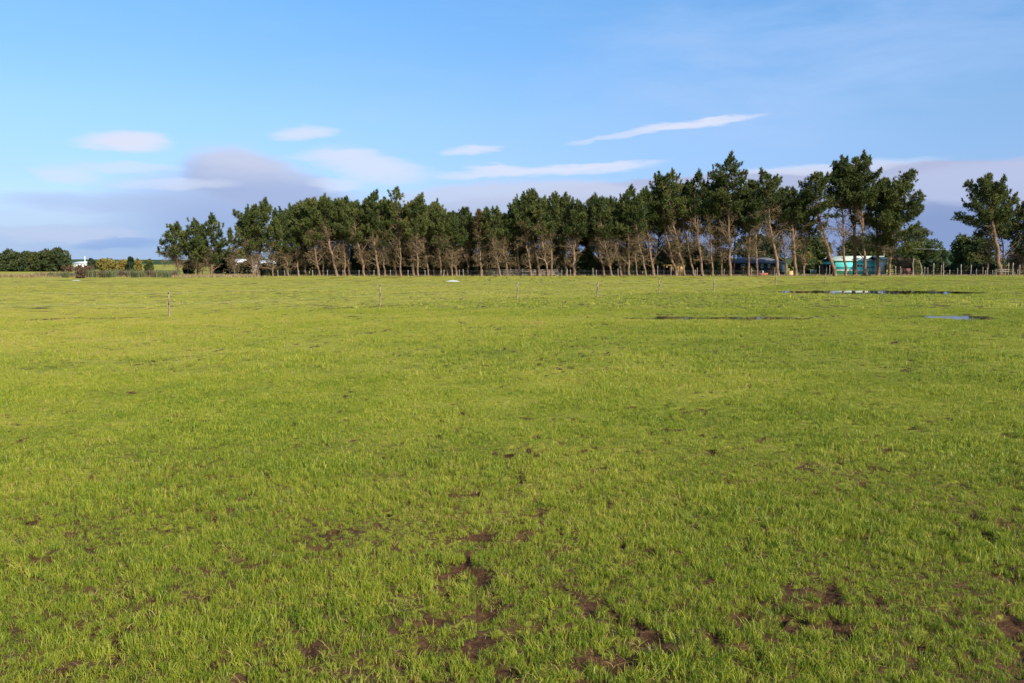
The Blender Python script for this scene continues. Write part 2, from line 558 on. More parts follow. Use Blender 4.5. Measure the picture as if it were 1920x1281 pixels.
def soil_ground():
    m, T, out = mat_new('pasture_soil_and_turf')
    pos = T.new('ShaderNodeNewGeometry').outputs['Position']
    mu = T.new('ShaderNodeAttribute', attribute_name='mud').outputs['Fac']
    dr = T.new('ShaderNodeAttribute', attribute_name='dry').outputs['Fac']  # grazed tone plus the sunlit left painted into the turf
    n1 = T.noise(pos, 14, 5, 0.65)
    n2 = T.noise(pos, 60, 4, 0.65)
    n3 = T.noise(pos, 0.9, 4, 0.6)
    sep = T.new('ShaderNodeSeparateXYZ')
    T.l.new(pos, sep.inputs[0])
    soil = T.ramp(n1, [(0.3, (0.024, 0.011, 0.006)), (0.55, (0.072, 0.036, 0.018)), (0.8, (0.15, 0.080, 0.042))])
    turf = T.ramp(T.math('MULTIPLY_ADD', T.math('SUBTRACT', n2, 0.5), 0.5, n3), [(0.25, (0.06, 0.085, 0.013)), (0.5, (0.160, 0.175, 0.020)), (0.8, (0.24, 0.225, 0.032))])
    yel = T.ramp(T.math('MULTIPLY_ADD', T.math('SUBTRACT', n2, 0.5), 0.5, n3), [(0.25, (0.20, 0.19, 0.028)), (0.5, (0.32, 0.30, 0.05)), (0.8, (0.42, 0.34, 0.09))])
    turf = T.mix(dr, turf, yel)
    # close by the turf is thin between the blades and the soil shows through it
    far = T.smooth(sep.outputs[1], 6.0, 17.0)
    thin = T.math('MULTIPLY', T.smooth(n1, 0.30, 0.52), T.math('SUBTRACT', 1.0, far))
    mk = T.math('MAXIMUM', mu, T.math('MULTIPLY', thin, 0.62), clamp=True)
    mk = T.smooth(T.math('MULTIPLY_ADD', T.math('SUBTRACT', n1, 0.5), 0.5, mk), 0.25, 0.7)
    col = T.mix(mk, turf, soil)
    b = principled(T, out, col, 0.9, 0.08, T.math('ADD', n1, T.math('MULTIPLY', n2, 0.4)), 0.9, 0.03)
    wet = T.math('MULTIPLY_ADD', mk, -0.15, 0.97)
    T.l.new(wet, b.inputs['Roughness'])
    return m


def grass_blade_mat():
    m, T, out = mat_new('grass_blade')
    rnd = T.new('ShaderNodeObjectInfo').outputs['Random']
    pos = T.new('ShaderNodeNewGeometry').outputs['Position']
    tint = T.new('ShaderNodeAttribute', attribute_name='tint').outputs['Fac']
    dry = T.new('ShaderNodeAttribute', attribute_name='dry', attribute_type='INSTANCER').outputs['Fac']  # also carries the painted sunlit yellowing on the left
    n = T.noise(pos, 0.8, 3, 0.6)
    f = T.math('ADD', T.math('MULTIPLY', rnd, 0.30), T.math('MULTIPLY', tint, 0.36))
    f = T.math('MULTIPLY_ADD', dry, 0.44, f)
    f = T.math('MULTIPLY_ADD', T.math('SUBTRACT', n, 0.5), 0.35, f, clamp=True)
    col = T.ramp(f, [(0.0, (0.044, 0.092, 0.008)), (0.20, (0.120, 0.182, 0.013)), (0.43, (0.250, 0.295, 0.024)),
                     (0.70, (0.370, 0.360, 0.036)), (0.88, (0.45, 0.35, 0.085)), (1.0, (0.46, 0.31, 0.14))])
    b = T.new('ShaderNodeBsdfPrincipled')
    T.l.new(col, b.inputs['Base Color'])
    b.inputs['Roughness'].default_value = 0.45
    b.inputs['Specular IOR Level'].default_value = 0.24
    tr = T.new('ShaderNodeBsdfTranslucent')
    T.l.new(col, tr.inputs[0])
    mx = T.new('ShaderNodeMixShader')
    mx.inputs[0].default_value = 0.30
    T.l.new(b.outputs[0], mx.inputs[1])
    T.l.new(tr.outputs[0], mx.inputs[2])
    T.l.new(mx.outputs[0], out.inputs[0])
    return m


def water_mat():
    m, T, out = mat_new('puddle_water')
    pos = T.new('ShaderNodeNewGeometry').outputs['Position']
    b = T.new('ShaderNodeBsdfPrincipled')
    b.inputs['Base Color'].default_value = (0.035, 0.03, 0.018, 1)
    b.inputs['Roughness'].default_value = 0.02
    b.inputs['IOR'].default_value = 1.33
    b.inputs['Specular IOR Level'].default_value = 0.5
    bn = T.new('ShaderNodeBump')
    bn.inputs['Strength'].default_value = 0.10
    bn.inputs['Distance'].default_value = 0.002
    T.l.new(T.noise(pos, 6, 2, 0.5), bn.inputs['Height'])
    T.l.new(bn.outputs[0], b.inputs['Normal'])
    T.l.new(b.outputs[0], out.inputs[0])
    return m


M['ground'] = soil_ground()
M['grass'] = grass_blade_mat()
M['water'] = water_mat()
M['hill'] = simple('forested_hill', (0.045, 0.075, 0.035), 0.95, 0.5, 0.01, 0.0)


# ------------------------------------------------------------------ ground
def graded(lo_fine, hi_fine, step, grow, cap, cap_to, end, both):
    fine = list(np.arange(lo_fine, hi_fine + 1e-6, step))
    up, s, p = [], step, fine[-1]
    while p < end:
        lim = cap if p < cap_to else 1e9
        s = min(s * (grow if p < cap_to else 1.35), lim)
        p += s
        up.append(p)
    if both:
        return np.array([-v for v in reversed(up)] + fine + up)
    return np.array(fine + up)


gx = graded(-8.4, 8.4, 0.07, 1.03, 0.55, 75, 7000, True)
gy = graded(3.0, 14.0, 0.07, 1.02, 0.60, 100, 7000, False)
gy = np.concatenate([[-300, -60, -12, -3, 0, 1.2, 2.1, 2.6], gy])
GX, GY = np.meshgrid(gx, gy)
GZ = gz(GX, GY)
nx, ny = len(gx), len(gy)
me = bpy.data.meshes.new('pasture_ground')
me.vertices.add(nx * ny)
me.vertices.foreach_set('co', np.stack([GX, GY, GZ], -1).astype(np.float32).ravel())
I, J = np.meshgrid(np.arange(nx - 1), np.arange(ny - 1))
q = np.stack([J * nx + I, J * nx + I + 1, (J + 1) * nx + I + 1, (J + 1) * nx + I], -1).reshape(-1, 4)
me.loops.add(q.size)
me.loops.foreach_set('vertex_index', q.astype(np.int32).ravel())
me.polygons.add(len(q))
me.polygons.foreach_set('loop_start', (np.arange(len(q)) * 4).astype(np.int32))
me.polygons.foreach_set('loop_total', np.full(len(q), 4, np.int32))
me.polygons.foreach_set('use_smooth', np.ones(len(q), bool))
for nm, fn in (('mud', mud), ('dry', dry_and_sunlit)):
    a_ = me.attributes.new(nm, 'FLOAT', 'POINT')
    a_.data.foreach_set('value', fn(GX, GY).astype(np.float32).ravel())
me.update(calc_edges=True)
me.materials.append(M['ground'])
ground = bpy.data.objects.new('ground', me)
COL.objects.link(ground)
ground['kind'] = 'structure'
ground['label'] = 'flat green pasture ground with trodden brown soil patches'

# puddles: level sheets of water in shallow hollows, the turf makes their shoreline
for i, (cx, cy, a, b, dep, lvl) in enumerate(PUDDLES):
    if i == 3:
        continue
    mb = MB()
    k = 40
    t = np.linspace(0, 2 * math.pi, k, endpoint=False)
    ring = np.stack([cx + a * 1.5 * np.cos(t), cy + b * 1.5 * np.sin(t), np.full(k, lvl)], -1)
    mb.add(np.vstack([[(cx, cy, lvl)], ring]), [(0, 1 + j, 1 + (j + 1) % k) for j in range(k)])
    o = mb.build('puddle', M['water'])
    o['kind'] = 'structure'
    o['label'] = ['wide rain puddle mirroring the pines at the right', 'thin patchy standing water among grass at centre right',
                  'small sky reflecting puddle among grass at far right', '', 'tiny dark wet hollow left of centre'][i]

# low wooded rise far behind everything
mb = MB()
xs = np.linspace(-3200, 3200, 321)
apx = 960 + xs / 1600 * F
ztop = 8.3 + 2.0 * vnoise(xs, xs * 0, 60, 3) + 16 * np.exp(-((apx - 1775) / 40) ** 2) + 5 * vnoise(xs, xs * 0, 500, 5) * (apx > 700)
rows = [(1500, 0.0), (1560, 0.75), (1600, 1.0), (1900, 1.05), (2600, 0.0)]
V, Fs = [], []
for (yy, k) in rows:
    V.append(np.stack([xs, np.full_like(xs, yy), -1 + k * (ztop + 1)], -1))
n_ = len(xs)
for r in range(len(rows) - 1):
    for j in range(n_ - 1):
        a0 = r * n_ + j
        Fs += [(a0, a0 + 1, a0 + n_ + 1), (a0, a0 + n_ + 1, a0 + n_)]
mb.add(np.concatenate(V), Fs)
o = mb.build('hill', M['hill'])
o['kind'] = 'structure'
o['label'] = 'low dark wooded rise along the horizon'


# ------------------------------------------------------------------ grass (instanced tufts)
def tuft_mesh(name, nb, hgt, wid, spread, bend, seed, straw=False):
    r = np.random.default_rng(seed)
    mb = MB()
    for k in range(nb):
        ang = r.uniform(0, 2 * math.pi)
        rad = spread * math.sqrt(r.random())
        b0 = np.array([rad * math.cos(ang), rad * math.sin(ang), -0.01])
        h = hgt * r.uniform(0.55, 1.25)
        la = r.uniform(0, 2 * math.pi)
        lean = np.array([math.cos(la), math.sin(la), 0])
        bd = bend * r.uniform(0.2, 1.3)
        fa = r.uniform(0, 2 * math.pi)
        side = np.array([math.cos(fa), math.sin(fa), 0]) * wid * r.uniform(0.7, 1.3) / 2
        pts = []
        for s in (0, 0.38, 0.74):
            p = b0 + lean * h * bd * s * s + np.array([0, 0, h * s * (1 - 0.28 * bd * s)])
            w = side * (1 - 0.35 * s)
            pts += [p - w, p + w]
        tip = b0 + lean * h * bd * 1.05 + np.array([0, 0, h * (1 - 0.38 * bd)])
        pts.append(tip)
        tint = r.random() ** 1.4 if r.random() > 0.17 else 1.0 + 0.6 * r.random()
        if straw:
            tint = r.uniform(1.5, 2.6)
        mb.add(pts, [(0, 1, 3), (0, 3, 2), (2, 3, 5), (2, 5, 4), (4, 5, 6)], tint)
    me_o = mb.build(name, M['grass'])
    COL.objects.unlink(me_o)
    return me_o


tufts = bpy.data.collections.new('grass_tufts')
specs = [(20, 0.060, 0.0029, 0.035, 0.40), (18, 0.048, 0.0030, 0.04, 0.65), (20, 0.074, 0.0030, 0.04, 0.38), (16, 0.036, 0.0030, 0.05, 1.2),
         (26, 0.060, 0.0048, 0.09, 0.45), (26, 0.052, 0.0048, 0.10, 0.7), (22, 0.072, 0.0046, 0.08, 0.4),
         (24, 0.075, 0.017, 0.30, 0.6), (24, 0.062, 0.018, 0.32, 0.8), (20, 0.10, 0.017, 0.22, 0.5), (9, 0.046, 0.0032, 0.06, 2.1)]
for k, s in enumerate(specs):
    tufts.objects.link(tuft_mesh('grass_tuft_%s' % 'abcdefghijk'[k], *s, seed=100 + k, straw=k == 10))


def scatter(y0, y1, dens, marg, idx, base):
    area_x = lambda y: 0.64 * y + marg
    n = int(dens * (2 * area_x(y1)) * (y1 - y0))
    x = RNG.uniform(-area_x(y1), area_x(y1), n)
    y = RNG.uniform(y0, y1, n)
    keep = np.abs(x) < area_x(y)
    x, y = x[keep], y[keep]
    m = mud(x, y)
    clump = fbm(x, y, 0.16 if y1 < 20 else 0.8, 31, 2)
    dens_k = (1 - 0.86 * sstep(m, 0.35, 0.9)) * (0.62 + 0.9 * (clump - 0.35))
    z = gz(x, y)
    bs = basin(x, y)
    dens_k = dens_k * (1 - 0.985 * sstep(bs, 0.022, 0.038))
    keep = RNG.random(len(x)) < dens_k
    x, y, z, m, clump, bs = x[keep], y[keep], z[keep], m[keep], clump[keep], bs[keep]
    patch = fbm(x, y, 1.1, 44, 2)
    sc = RNG.uniform(0.6, 1.12, len(x)) * (0.45 + 0.95 * patch) * base * (1 - 0.5 * m)
    s = fence_side(x, y)
    sc = sc * (1 - 0.28 * sstep(s, 0, 1)) * (1 - 0.35 * sstep(bs, 0.006, 0.02))
    sc = sc * np.where(RNG.random(len(x)) < 0.05, 1.55, 1.0)      # ranker tufts that stand above the rest
    ids = RNG.choice(idx, len(x))
    return x, y, z, sc, ids


parts = [scatter(3.4, 9.0, 1050, 2.2, [0, 1, 2, 3, 0, 1, 2, 3, 10], 1.0), scatter(9.0, 17.0, 460, 2.5, [0, 2, 4, 5, 6, 4, 5, 10], 1.0),
         scatter(17.0, 42.0, 95, 3.0, [4, 5, 6, 6], 1.25), scatter(42, 85, 7.5, 4.0, [7, 8, 9], 1.15), scatter(85, 160, 1.6, 8.0, [7, 8, 9], 1.15)]
# rank tussocks and stems standing in and round the wet hollows
for i, (cx, cy, a, b, dep, lvl) in enumerate(PUDDLES):
    n = int(a * b * (3.0 if i == 0 else 55))
    t = RNG.uniform(0, 2 * math.pi, n)
    rr = np.sqrt(RNG.uniform(0.75 if i == 0 else 0.0, 1.4, n))
    x, y = cx + a * rr * np.cos(t), cy + b * rr * np.sin(t)
    parts.append((x, y, np.maximum(gz(x, y), lvl - 0.04), RNG.uniform(0.6, 1.2, n), RNG.choice([4, 5, 6], n)))
X, Y, Z, S, ID = [np.concatenate([p[k] for p in parts]) for k in range(5)]
print('tufts', len(X))
me = bpy.data.meshes.new('pasture_grass')
me.vertices.add(len(X))
me.vertices.foreach_set('co', np.stack([X, Y, Z], -1).astype(np.float32).ravel())
a_ = me.attributes.new('dry', 'FLOAT', 'POINT')  # grazed tone with the sunlight painted in on the left side
a_.data.foreach_set('value', dry_and_sunlit(X, Y).astype(np.float32))
a_ = me.attributes.new('size', 'FLOAT', 'POINT')
a_.data.foreach_set('value', S.astype(np.float32))
a_ = me.attributes.new('pick', 'INT', 'POINT')
a_.data.foreach_set('value', ID.astype(np.int32))
rot = np.stack([RNG.normal(0, 0.16, len(X)), RNG.normal(0, 0.16, len(X)), RNG.uniform(0, 6.283, len(X))], -1)
a_ = me.attributes.new('turn', 'FLOAT_VECTOR', 'POINT')
a_.data.foreach_set('vector', rot.astype(np.float32).ravel())
grass = bpy.data.objects.new('pasture_grass', me)
COL.objects.link(grass)
tag(grass, 'short green and yellowish pasture grass covering the field', None, kind='stuff')
ng = bpy.data.node_groups.new('grass_scatter', 'GeometryNodeTree')
ng.interface.new_socket('Geometry', in_out='INPUT', socket_type='NodeSocketGeometry')
ng.interface.new_socket('Geometry', in_out='OUTPUT', socket_type='NodeSocketGeometry')
gi, go = ng.nodes.new('NodeGroupInput'), ng.nodes.new('NodeGroupOutput')
ip = ng.nodes.new('GeometryNodeInstanceOnPoints')
ci = ng.nodes.new('GeometryNodeCollectionInfo')
ci.inputs['Collection'].default_value = tufts
ci.inputs['Separate Children'].default_value = True
ci.inputs['Reset Children'].default_value = True


def named(dt, nm):
    nd = ng.nodes.new('GeometryNodeInputNamedAttribute')
    nd.data_type = dt
    nd.inputs['Name'].default_value = nm
    return nd.outputs['Attribute']


ng.links.new(gi.outputs[0], ip.inputs['Points'])
ng.links.new(ci.outputs[0], ip.inputs['Instance'])
ip.inputs['Pick Instance'].default_value = True
ng.links.new(named('INT', 'pick'), ip.inputs['Instance Index'])
e2r = ng.nodes.new('FunctionNodeEulerToRotation')
ng.links.new(named('FLOAT_VECTOR', 'turn'), e2r.inputs[0])
ng.links.new(e2r.outputs[0], ip.inputs['Rotation'])
ng.links.new(named('FLOAT', 'size'), ip.inputs['Scale'])
ng.links.new(ip.outputs[0], go.inputs[0])
md = grass.modifiers.new('scatter', 'NODES')
md.node_group = ng


# lumps of trodden soil thrown up in the bare patches
cl = MB()
n = 60000
yy = 3.6 + 15 * RNG.random(n) ** 1.3
xx = RNG.uniform(-1, 1, n) * (0.64 * yy + 1.5)
kp = RNG.random(n) < 0.55 * sstep(mud(xx, yy), 0.35, 0.9)
xx, yy = xx[kp][:9000], yy[kp][:9000]
n = len(xx)
oc = np.array([(1, 0, 0), (0.5, 0.87, 0), (-0.5, 0.87, 0), (-1, 0, 0), (-0.5, -0.87, 0), (0.5, -0.87, 0), (0.45, 0.3, 0.75), (-0.5, 0.1, 0.8), (0.1, -0.5, 0.7)])
of = np.array([(0, 1, 6), (1, 2, 7), (1, 7, 6), (2, 3, 7), (3, 4, 7), (4, 8, 7), (4, 5, 8), (5, 0, 8), (0, 6, 8), (6, 7, 8)])
sz = RNG.uniform(0.005, 0.022, (n, 1, 1)) * RNG.uniform(0.6, 1.2, (n, 1, 3))
P = oc[None] * (1 + RNG.uniform(-0.3, 0.3, (n, 9, 3))) * sz
an = RNG.uniform(0, 6.28, n)
P = np.stack([P[..., 0] * np.cos(an)[:, None] - P[..., 1] * np.sin(an)[:, None], P[..., 0] * np.sin(an)[:, None] + P[..., 1] * np.cos(an)[:, None], P[..., 2]], -1)
P = P + np.stack([xx, yy, gz(xx, yy) - 0.006], -1)[:, None, :]
cl.add(P, (np.arange(n)[:, None, None] * 9 + of[None]).reshape(-1, 3))
M['clod'] = simple('dark_red_brown_soil', (0.060, 0.034, 0.019), 0.95, 0.45, 9.0, 0.08, 0.6)
tag(cl.build('soil_clods', M['clod']), 'small dark red brown soil clods in the bare patches of the pasture', None, kind='stuff')


# ------------------------------------------------------------------ trees
def sprays(mb, C, A, m, length, width, bias, tint, tj=0.18, r=None):
    """m narrow blades sprouting from each centre C along axis A"""
    r = r or RNG
    n = len(C)
    if n == 0:
        return
    d = norm(A[:, None, :] * bias + r.normal(0, 1, (n, m, 3)))
    L = length * r.uniform(0.55, 1.15, (n, m, 1))
    base = C[:, None, :] + d * L * 0.1 + r.normal(0, length * 0.10, (n, m, 3))
    tip = base + d * L
    side = norm(np.cross(d, r.normal(0, 1, (n, m, 3)))) * width * r.uniform(0.6, 1.3, (n, m, 1))
    mid = base + d * L * 0.35
    V = np.stack([base, mid - side, tip, mid + side], 2).reshape(-1, 3)
    k = np.arange(n * m)[:, None] * 4
    f = np.concatenate([k + [0, 1, 2], k + [0, 2, 3]], 0)
    t = np.clip(np.repeat(tint, m) + r.normal(0, tj, n * m), 0, 1)
    mb.add(V, f, np.repeat(t, 4))


def curve(p0, d0, L, up, n=5, wob=0.08, r=None):
    r = r or RNG
    p, d = np.array(p0, float), norm(np.array(d0, float))
    out = [p.copy()]
    for k in range(n):
        d = norm(d + np.array([0, 0, up / n]) + r.normal(0, wob, 3))
        p = p + d * L / n
        out.append(p.copy())
    return np.array(out)


def pine(base_px, base_py, Y, top_px, top_py, crown_py, half_px, r_px, label, seed, sparse=1.0, fork=None, top_style='round',
         dead=1.0, mat='needles', greenness=0.0, kink=None, dead_from=0.09, group='pines of the shelterbelt', name='pine_tree', skew=0.0, foot_z=0.0, low=0.0):
    """pine of the shelterbelt: leaning bare trunk, dead snags below, clumped crown above"""
    r = np.random.default_rng(seed)
    s = Y / F
    bx, _ = at(base_px, base_py, Y)
    tx, tz = at(top_px, top_py, Y)
    _, cz = at(top_px, crown_py + 7, Y)
    H = tz
    root = thing(name, label, 'pine tree', (bx, Y, foot_z), 0, group)
    dx = tx - bx
    # trunk: leans, then rights itself towards the light
    ks = np.linspace(0, 1, 15)
    lean = kink if kink is not None else dx * 0.85 + r.normal(-0.45, 0.5)
    xs_ = np.interp(ks, [0, 0.42, 0.72, 1.0], [0, lean * 0.62, lean, dx])
    xs_ = np.convolve(np.pad(xs_, 2, mode='edge'), [0.1, 0.2, 0.4, 0.2, 0.1], 'valid') + np.concatenate([[0], r.normal(0, 0.09, 14)])
    xs_ -= xs_[0]
    ys_ = np.interp(ks, [0, 0.5, 1], [0, r.normal(0, 0.4), r.normal(0, 0.5)]) + r.normal(0, 0.05, 15)
    R = r_px * s * 0.78
    rad = R * np.interp(ks, [0, 0.05, 0.3, 0.65, 1], [1.25, 1.0, 0.82, 0.5, 0.10])
    path = np.stack([xs_, ys_, ks * H], -1)
    path[0, 2] = -0.1
    tr = MB()
    tr.tube(path, rad, 9, rough=0.07)
    stems = [(path, rad)]
    if fork is None and r.random() < 0.45:
        fork = r.choice([-1, 1]) * r.uniform(0.7, 1.6)
    if fork:
        k0 = int(r.integers(4, 7))
        fp = [path[k0]]
        for k in range(k0 + 1, 14):
            t = (k - k0) / (14 - k0)
            fp.append(path[k] * [1, 1, 0.99] + [fork * min(1, t * 2.2) + r.normal(0, 0.06), 0.3 * t * (1 if fork > 0 else -1), -0.3 * t])
        fp = np.array(fp)
        fr = rad[k0] * 0.72 * np.linspace(1, 0.2, len(fp))
        tr.tube(fp, fr, 7, rough=0.07)
        stems.append((fp, fr))
    tr.build('trunk', M['bark'], root, smooth=True)

    # crown
    br, lf = MB(), MB()
    CH = H - cz
    hw = half_px * s
    Cs, As, Ts = [], [], []
    nl = int(np.clip(CH / 0.27, 14, 46) * (1.0 if sparse > 0.7 else 0.8))
    ga = r.uniform(0, 6.28)
    for i in range(nl):
        u = (i + r.uniform(0, 0.9)) / nl
        z = cz + CH * u * (0.95 if top_style == 'spire' else 0.90)
        st = stems[0] if (len(stems) == 1 or u > 0.8 or r.random() < 0.6) else stems[1]
        P, RR = st
        z_on = np.clip(z - 0.06 * CH, P[0, 2], P[-1, 2])
        p0 = np.array([np.interp(z_on, P[:, 2], P[:, 0]), np.interp(z_on, P[:, 2], P[:, 1]), z_on])
        ga += 2.4
        if top_style == 'spire':
            env = (0.98 if u < 0.5 else max(0.10, 0.98 * (1 - u) / 0.5)) * (0.85 if u < 0.15 else 1.0)
        elif top_style == 'broad':
            env = math.sqrt(max(0.03, 1 - ((u - 0.30) / 0.74) ** 2))
        else:
            env = (0.86 + 0.35 * u if u < 0.4 else max(0.16, 1.0 - (u - 0.4) * 1.32)) * r.uniform(0.85, 1.15)
        dirx = math.cos(ga)
        L = hw * 1.42 * env * r.uniform(0.62, 1.15) * (1 + skew * dirx)
        L = max(L, 0.35)
        el = math.radians(r.uniform(2, 28) + 14 * u) if top_style == 'spire' else math.radians(r.uniform(-8, 28) + 40 * u)
        d0 = np.array([math.cos(ga) * math.cos(el), math.sin(ga) * math.cos(el) * 0.95, math.sin(el)])
        p0 = p0 - d0 * 0.03
        bp = curve(p0, d0, L, 0.30, 5, 0.11, r)
        r0 = 0.075 * s * 10 * (1 - 0.7 * u) * min(1, L / 2.0)
        br.tube(bp, np.linspace(r0, 0.018, 6), 4)
        tone = r.normal(0.40 + greenness, 0.10)
        m_ = max(3, int(L / 0.30 * sparse))
        for j in range(m_):
            t = 1 - 0.74 * (j / m_) ** 1.1
            f = t * 5
            k = min(int(f), 4)
            p = bp[k] + (bp[k + 1] - bp[k]) * (f - k)
            ax = norm(bp[min(k + 1, 5)] - bp[k])
            for _ in range((2 if sparse > 0.75 else 1) + int(L > 2.6) + int(L > 3.6)):
                off = r.normal(0, 0.22 + 0.075 * L, 3) * [1, 1, 0.6] * (1.15 - 0.6 * t) * 1.2
                q = p + off + [0, 0, 0.12]
                Cs.append(q)
                As.append(norm(ax * 0.8 + norm(off) * 0.4 + np.array([0, 0, 0.75])))
                Ts.append(tone + r.normal(0, 0.07))
        for e in range(2 if L > 1.2 else 1):      # upturned leading shoots at the end of the bough
            q = bp[-1] + ([0, 0, 0] if e == 0 else r.normal(0, 0.35, 3))
            up_ = norm(norm(bp[-1] - bp[-2]) * 0.45 + np.array([0, 0, 0.9]))
            for j in range(3):
                Cs.append(q + up_ * (0.24 * j))
                As.append(up_ * 2.4)
                Ts.append(tone + 0.06)
    # leading shoots standing up out of the crown
    n_sh = 8 if top_style != 'spire' else 3
    for j in range(7 if top_style == 'spire' else 3):      # the leader itself
        Cs.append(stems[0][0][-1] + [r.normal(0, 0.05), r.normal(0, 0.05), -0.24 * j - 0.25])
        As.append(np.array([0, 0, 1.0]))
        Ts.append(0.45 + greenness)
    for i in range(n_sh):
        u = r.uniform(0.6, 1.0) if i else 1.0
        P = stems[0][0]
        k = -1 if i == 0 else int(10 + 4 * u)
        a = r.uniform(0, 6.28)
        off = 0 if i == 0 else hw * r.uniform(0.2, 0.75) * (1.3 - u)
        q = P[min(k, 14)] + np.array([math.cos(a) * off, math.sin(a) * off, r.uniform(-0.8, -0.2) if i else -0.6])
        for j in range(3):
            Cs.append(q + [r.normal(0, 0.07), r.normal(0, 0.07), 0.28 * j])
            As.append(np.array([0, 0, 1.4]))
            Ts.append(0.45 + greenness)
    Cs, As, Ts = np.array(Cs), np.array(As), np.array(Ts)
    sprays(lf, Cs, As, 20, 0.50, 0.046, 1.25, Ts, 0.15, r)
    br.build('branch', M['bark_grey'], root, smooth=True)
    lf.build('crown', M[mat], root)

    # dead snags and twiggy dry growth on the trimmed, shaded lower trunk
    if dead > 0:
        db, tw = MB(), MB()
        Cd, Ad, Td = [], [], []
        nd = int(36 * dead)
        zlo, zhi = dead_from * H, cz + 0.16 * CH
        for i in range(int(r.integers(1, 4))):       # long pale snags that rise, mostly leaning left, into the crown
            P, RR = stems[int(r.integers(len(stems)))]
            z = P[0, 2] + (0.2 + 0.45 * r.random()) * (cz - P[0, 2]) + 0.1
            p0 = np.array([np.interp(z, P[:, 2], P[:, 0]), np.interp(z, P[:, 2], P[:, 1]), z])
            a = math.pi + r.normal(0, 0.5) if r.random() < 0.68 else r.normal(0, 0.6)
            el = math.radians(r.uniform(30, 62))
            d0 = np.array([math.cos(a) * math.cos(el), math.sin(a) * math.cos(el) - 0.2, math.sin(el)])
            Ls = r.uniform(2.4, 5.0) * min(1.15, half_px / 24)
            bp = curve(p0, d0, Ls, r.uniform(-0.1, 0.7), 7, 0.13, r)
            db.tube(bp, np.linspace(r.uniform(0.075, 0.115), 0.022, 8), 5, rough=0.08)
            for j in (3, 5):
                sp_ = curve(bp[j], norm(bp[j + 1] - bp[j]) + r.normal(0, 0.6, 3), Ls * 0.35, 0.4, 4, 0.15, r)
                db.tube(sp_, np.linspace(0.04, 0.012, 5), 4)
        for i in range(nd):
            z = zlo + (zhi - zlo) * r.random() ** 0.8
            P, RR = stems[int(r.integers(len(stems)))]
            if z < P[0, 2]:
                P, RR = stems[0]
            p0 = np.array([np.interp(z, P[:, 2], P[:, 0]), np.interp(z, P[:, 2], P[:, 1]), z])
            a = r.uniform(0, 6.28)
            if r.random() < 0.35:
                a = math.pi + r.normal(0, 0.7)
            el = math.radians(r.uniform(5, 60))
            L = r.uniform(0.7, 3.1) * min(1.2, half_px / 26)
            d0 = np.array([math.cos(a) * math.cos(el), math.sin(a) * math.cos(el), math.sin(el)])
            bp = curve(p0, d0, L, r.uniform(0.0, 1.1), 5, 0.20, r)
            r0 = r.uniform(0.04, 0.085) * (1 if L > 1.2 else 0.75)
            db.tube(bp, np.linspace(r0, 0.014, 6), 4)
            for j in range(int(4 + 2.2 * L)):
                t = r.uniform(0.2, 1.0) * 5
                k = min(int(t), 4)
                p = bp[k] + (bp[k + 1] - bp[k]) * (t - k)
                dd = norm(norm(bp[k + 1] - bp[k]) * 0.7 + r.normal(0, 0.6, 3) + np.array([0, 0, -0.05]))
                tp = curve(p, dd, r.uniform(0.3, 1.0), r.uniform(-0.7, 0.6), 3, 0.15, r)
                tw.tube(tp, [0.026, 0.021, 0.016, 0.008], 3, cap=False, tint=r.uniform(0.3, 1.0))
                if r.random() < 0.75:
                    Cd.append(tp[-1])
                    Ad.append(norm(dd))
                    Td.append(np.clip(r.normal(0.36, 0.2), 0.0, 0.9))
        sprays(tw, np.array(Cd), np.array(Ad), 10, 0.50, 0.019, 1.0, np.array(Td), 0.15, r)
        db.build('dead_branch', M['bark_grey'], root, smooth=True)
        tw.build('dry_twigs', M['dead'], root)
    return root


def dup_tree(src, loc, rz, sc, label, cat, group, name=None, bare=False):
    c = src.copy()
    if name:
        c.name = name
    COL.objects.link(c)
    c.location = loc
    c.rotation_euler = (0, 0, rz)
    c.scale = sc
    c['label'] = label
    c['category'] = cat
    c['group'] = group
    for ch in list(src.children):
        if bare and ch.name.split('.')[0] in ('dry_twigs', 'dead_branch'):
            continue
        k = ch.copy()
        COL.objects.link(k)
        k.parent = c
    return c


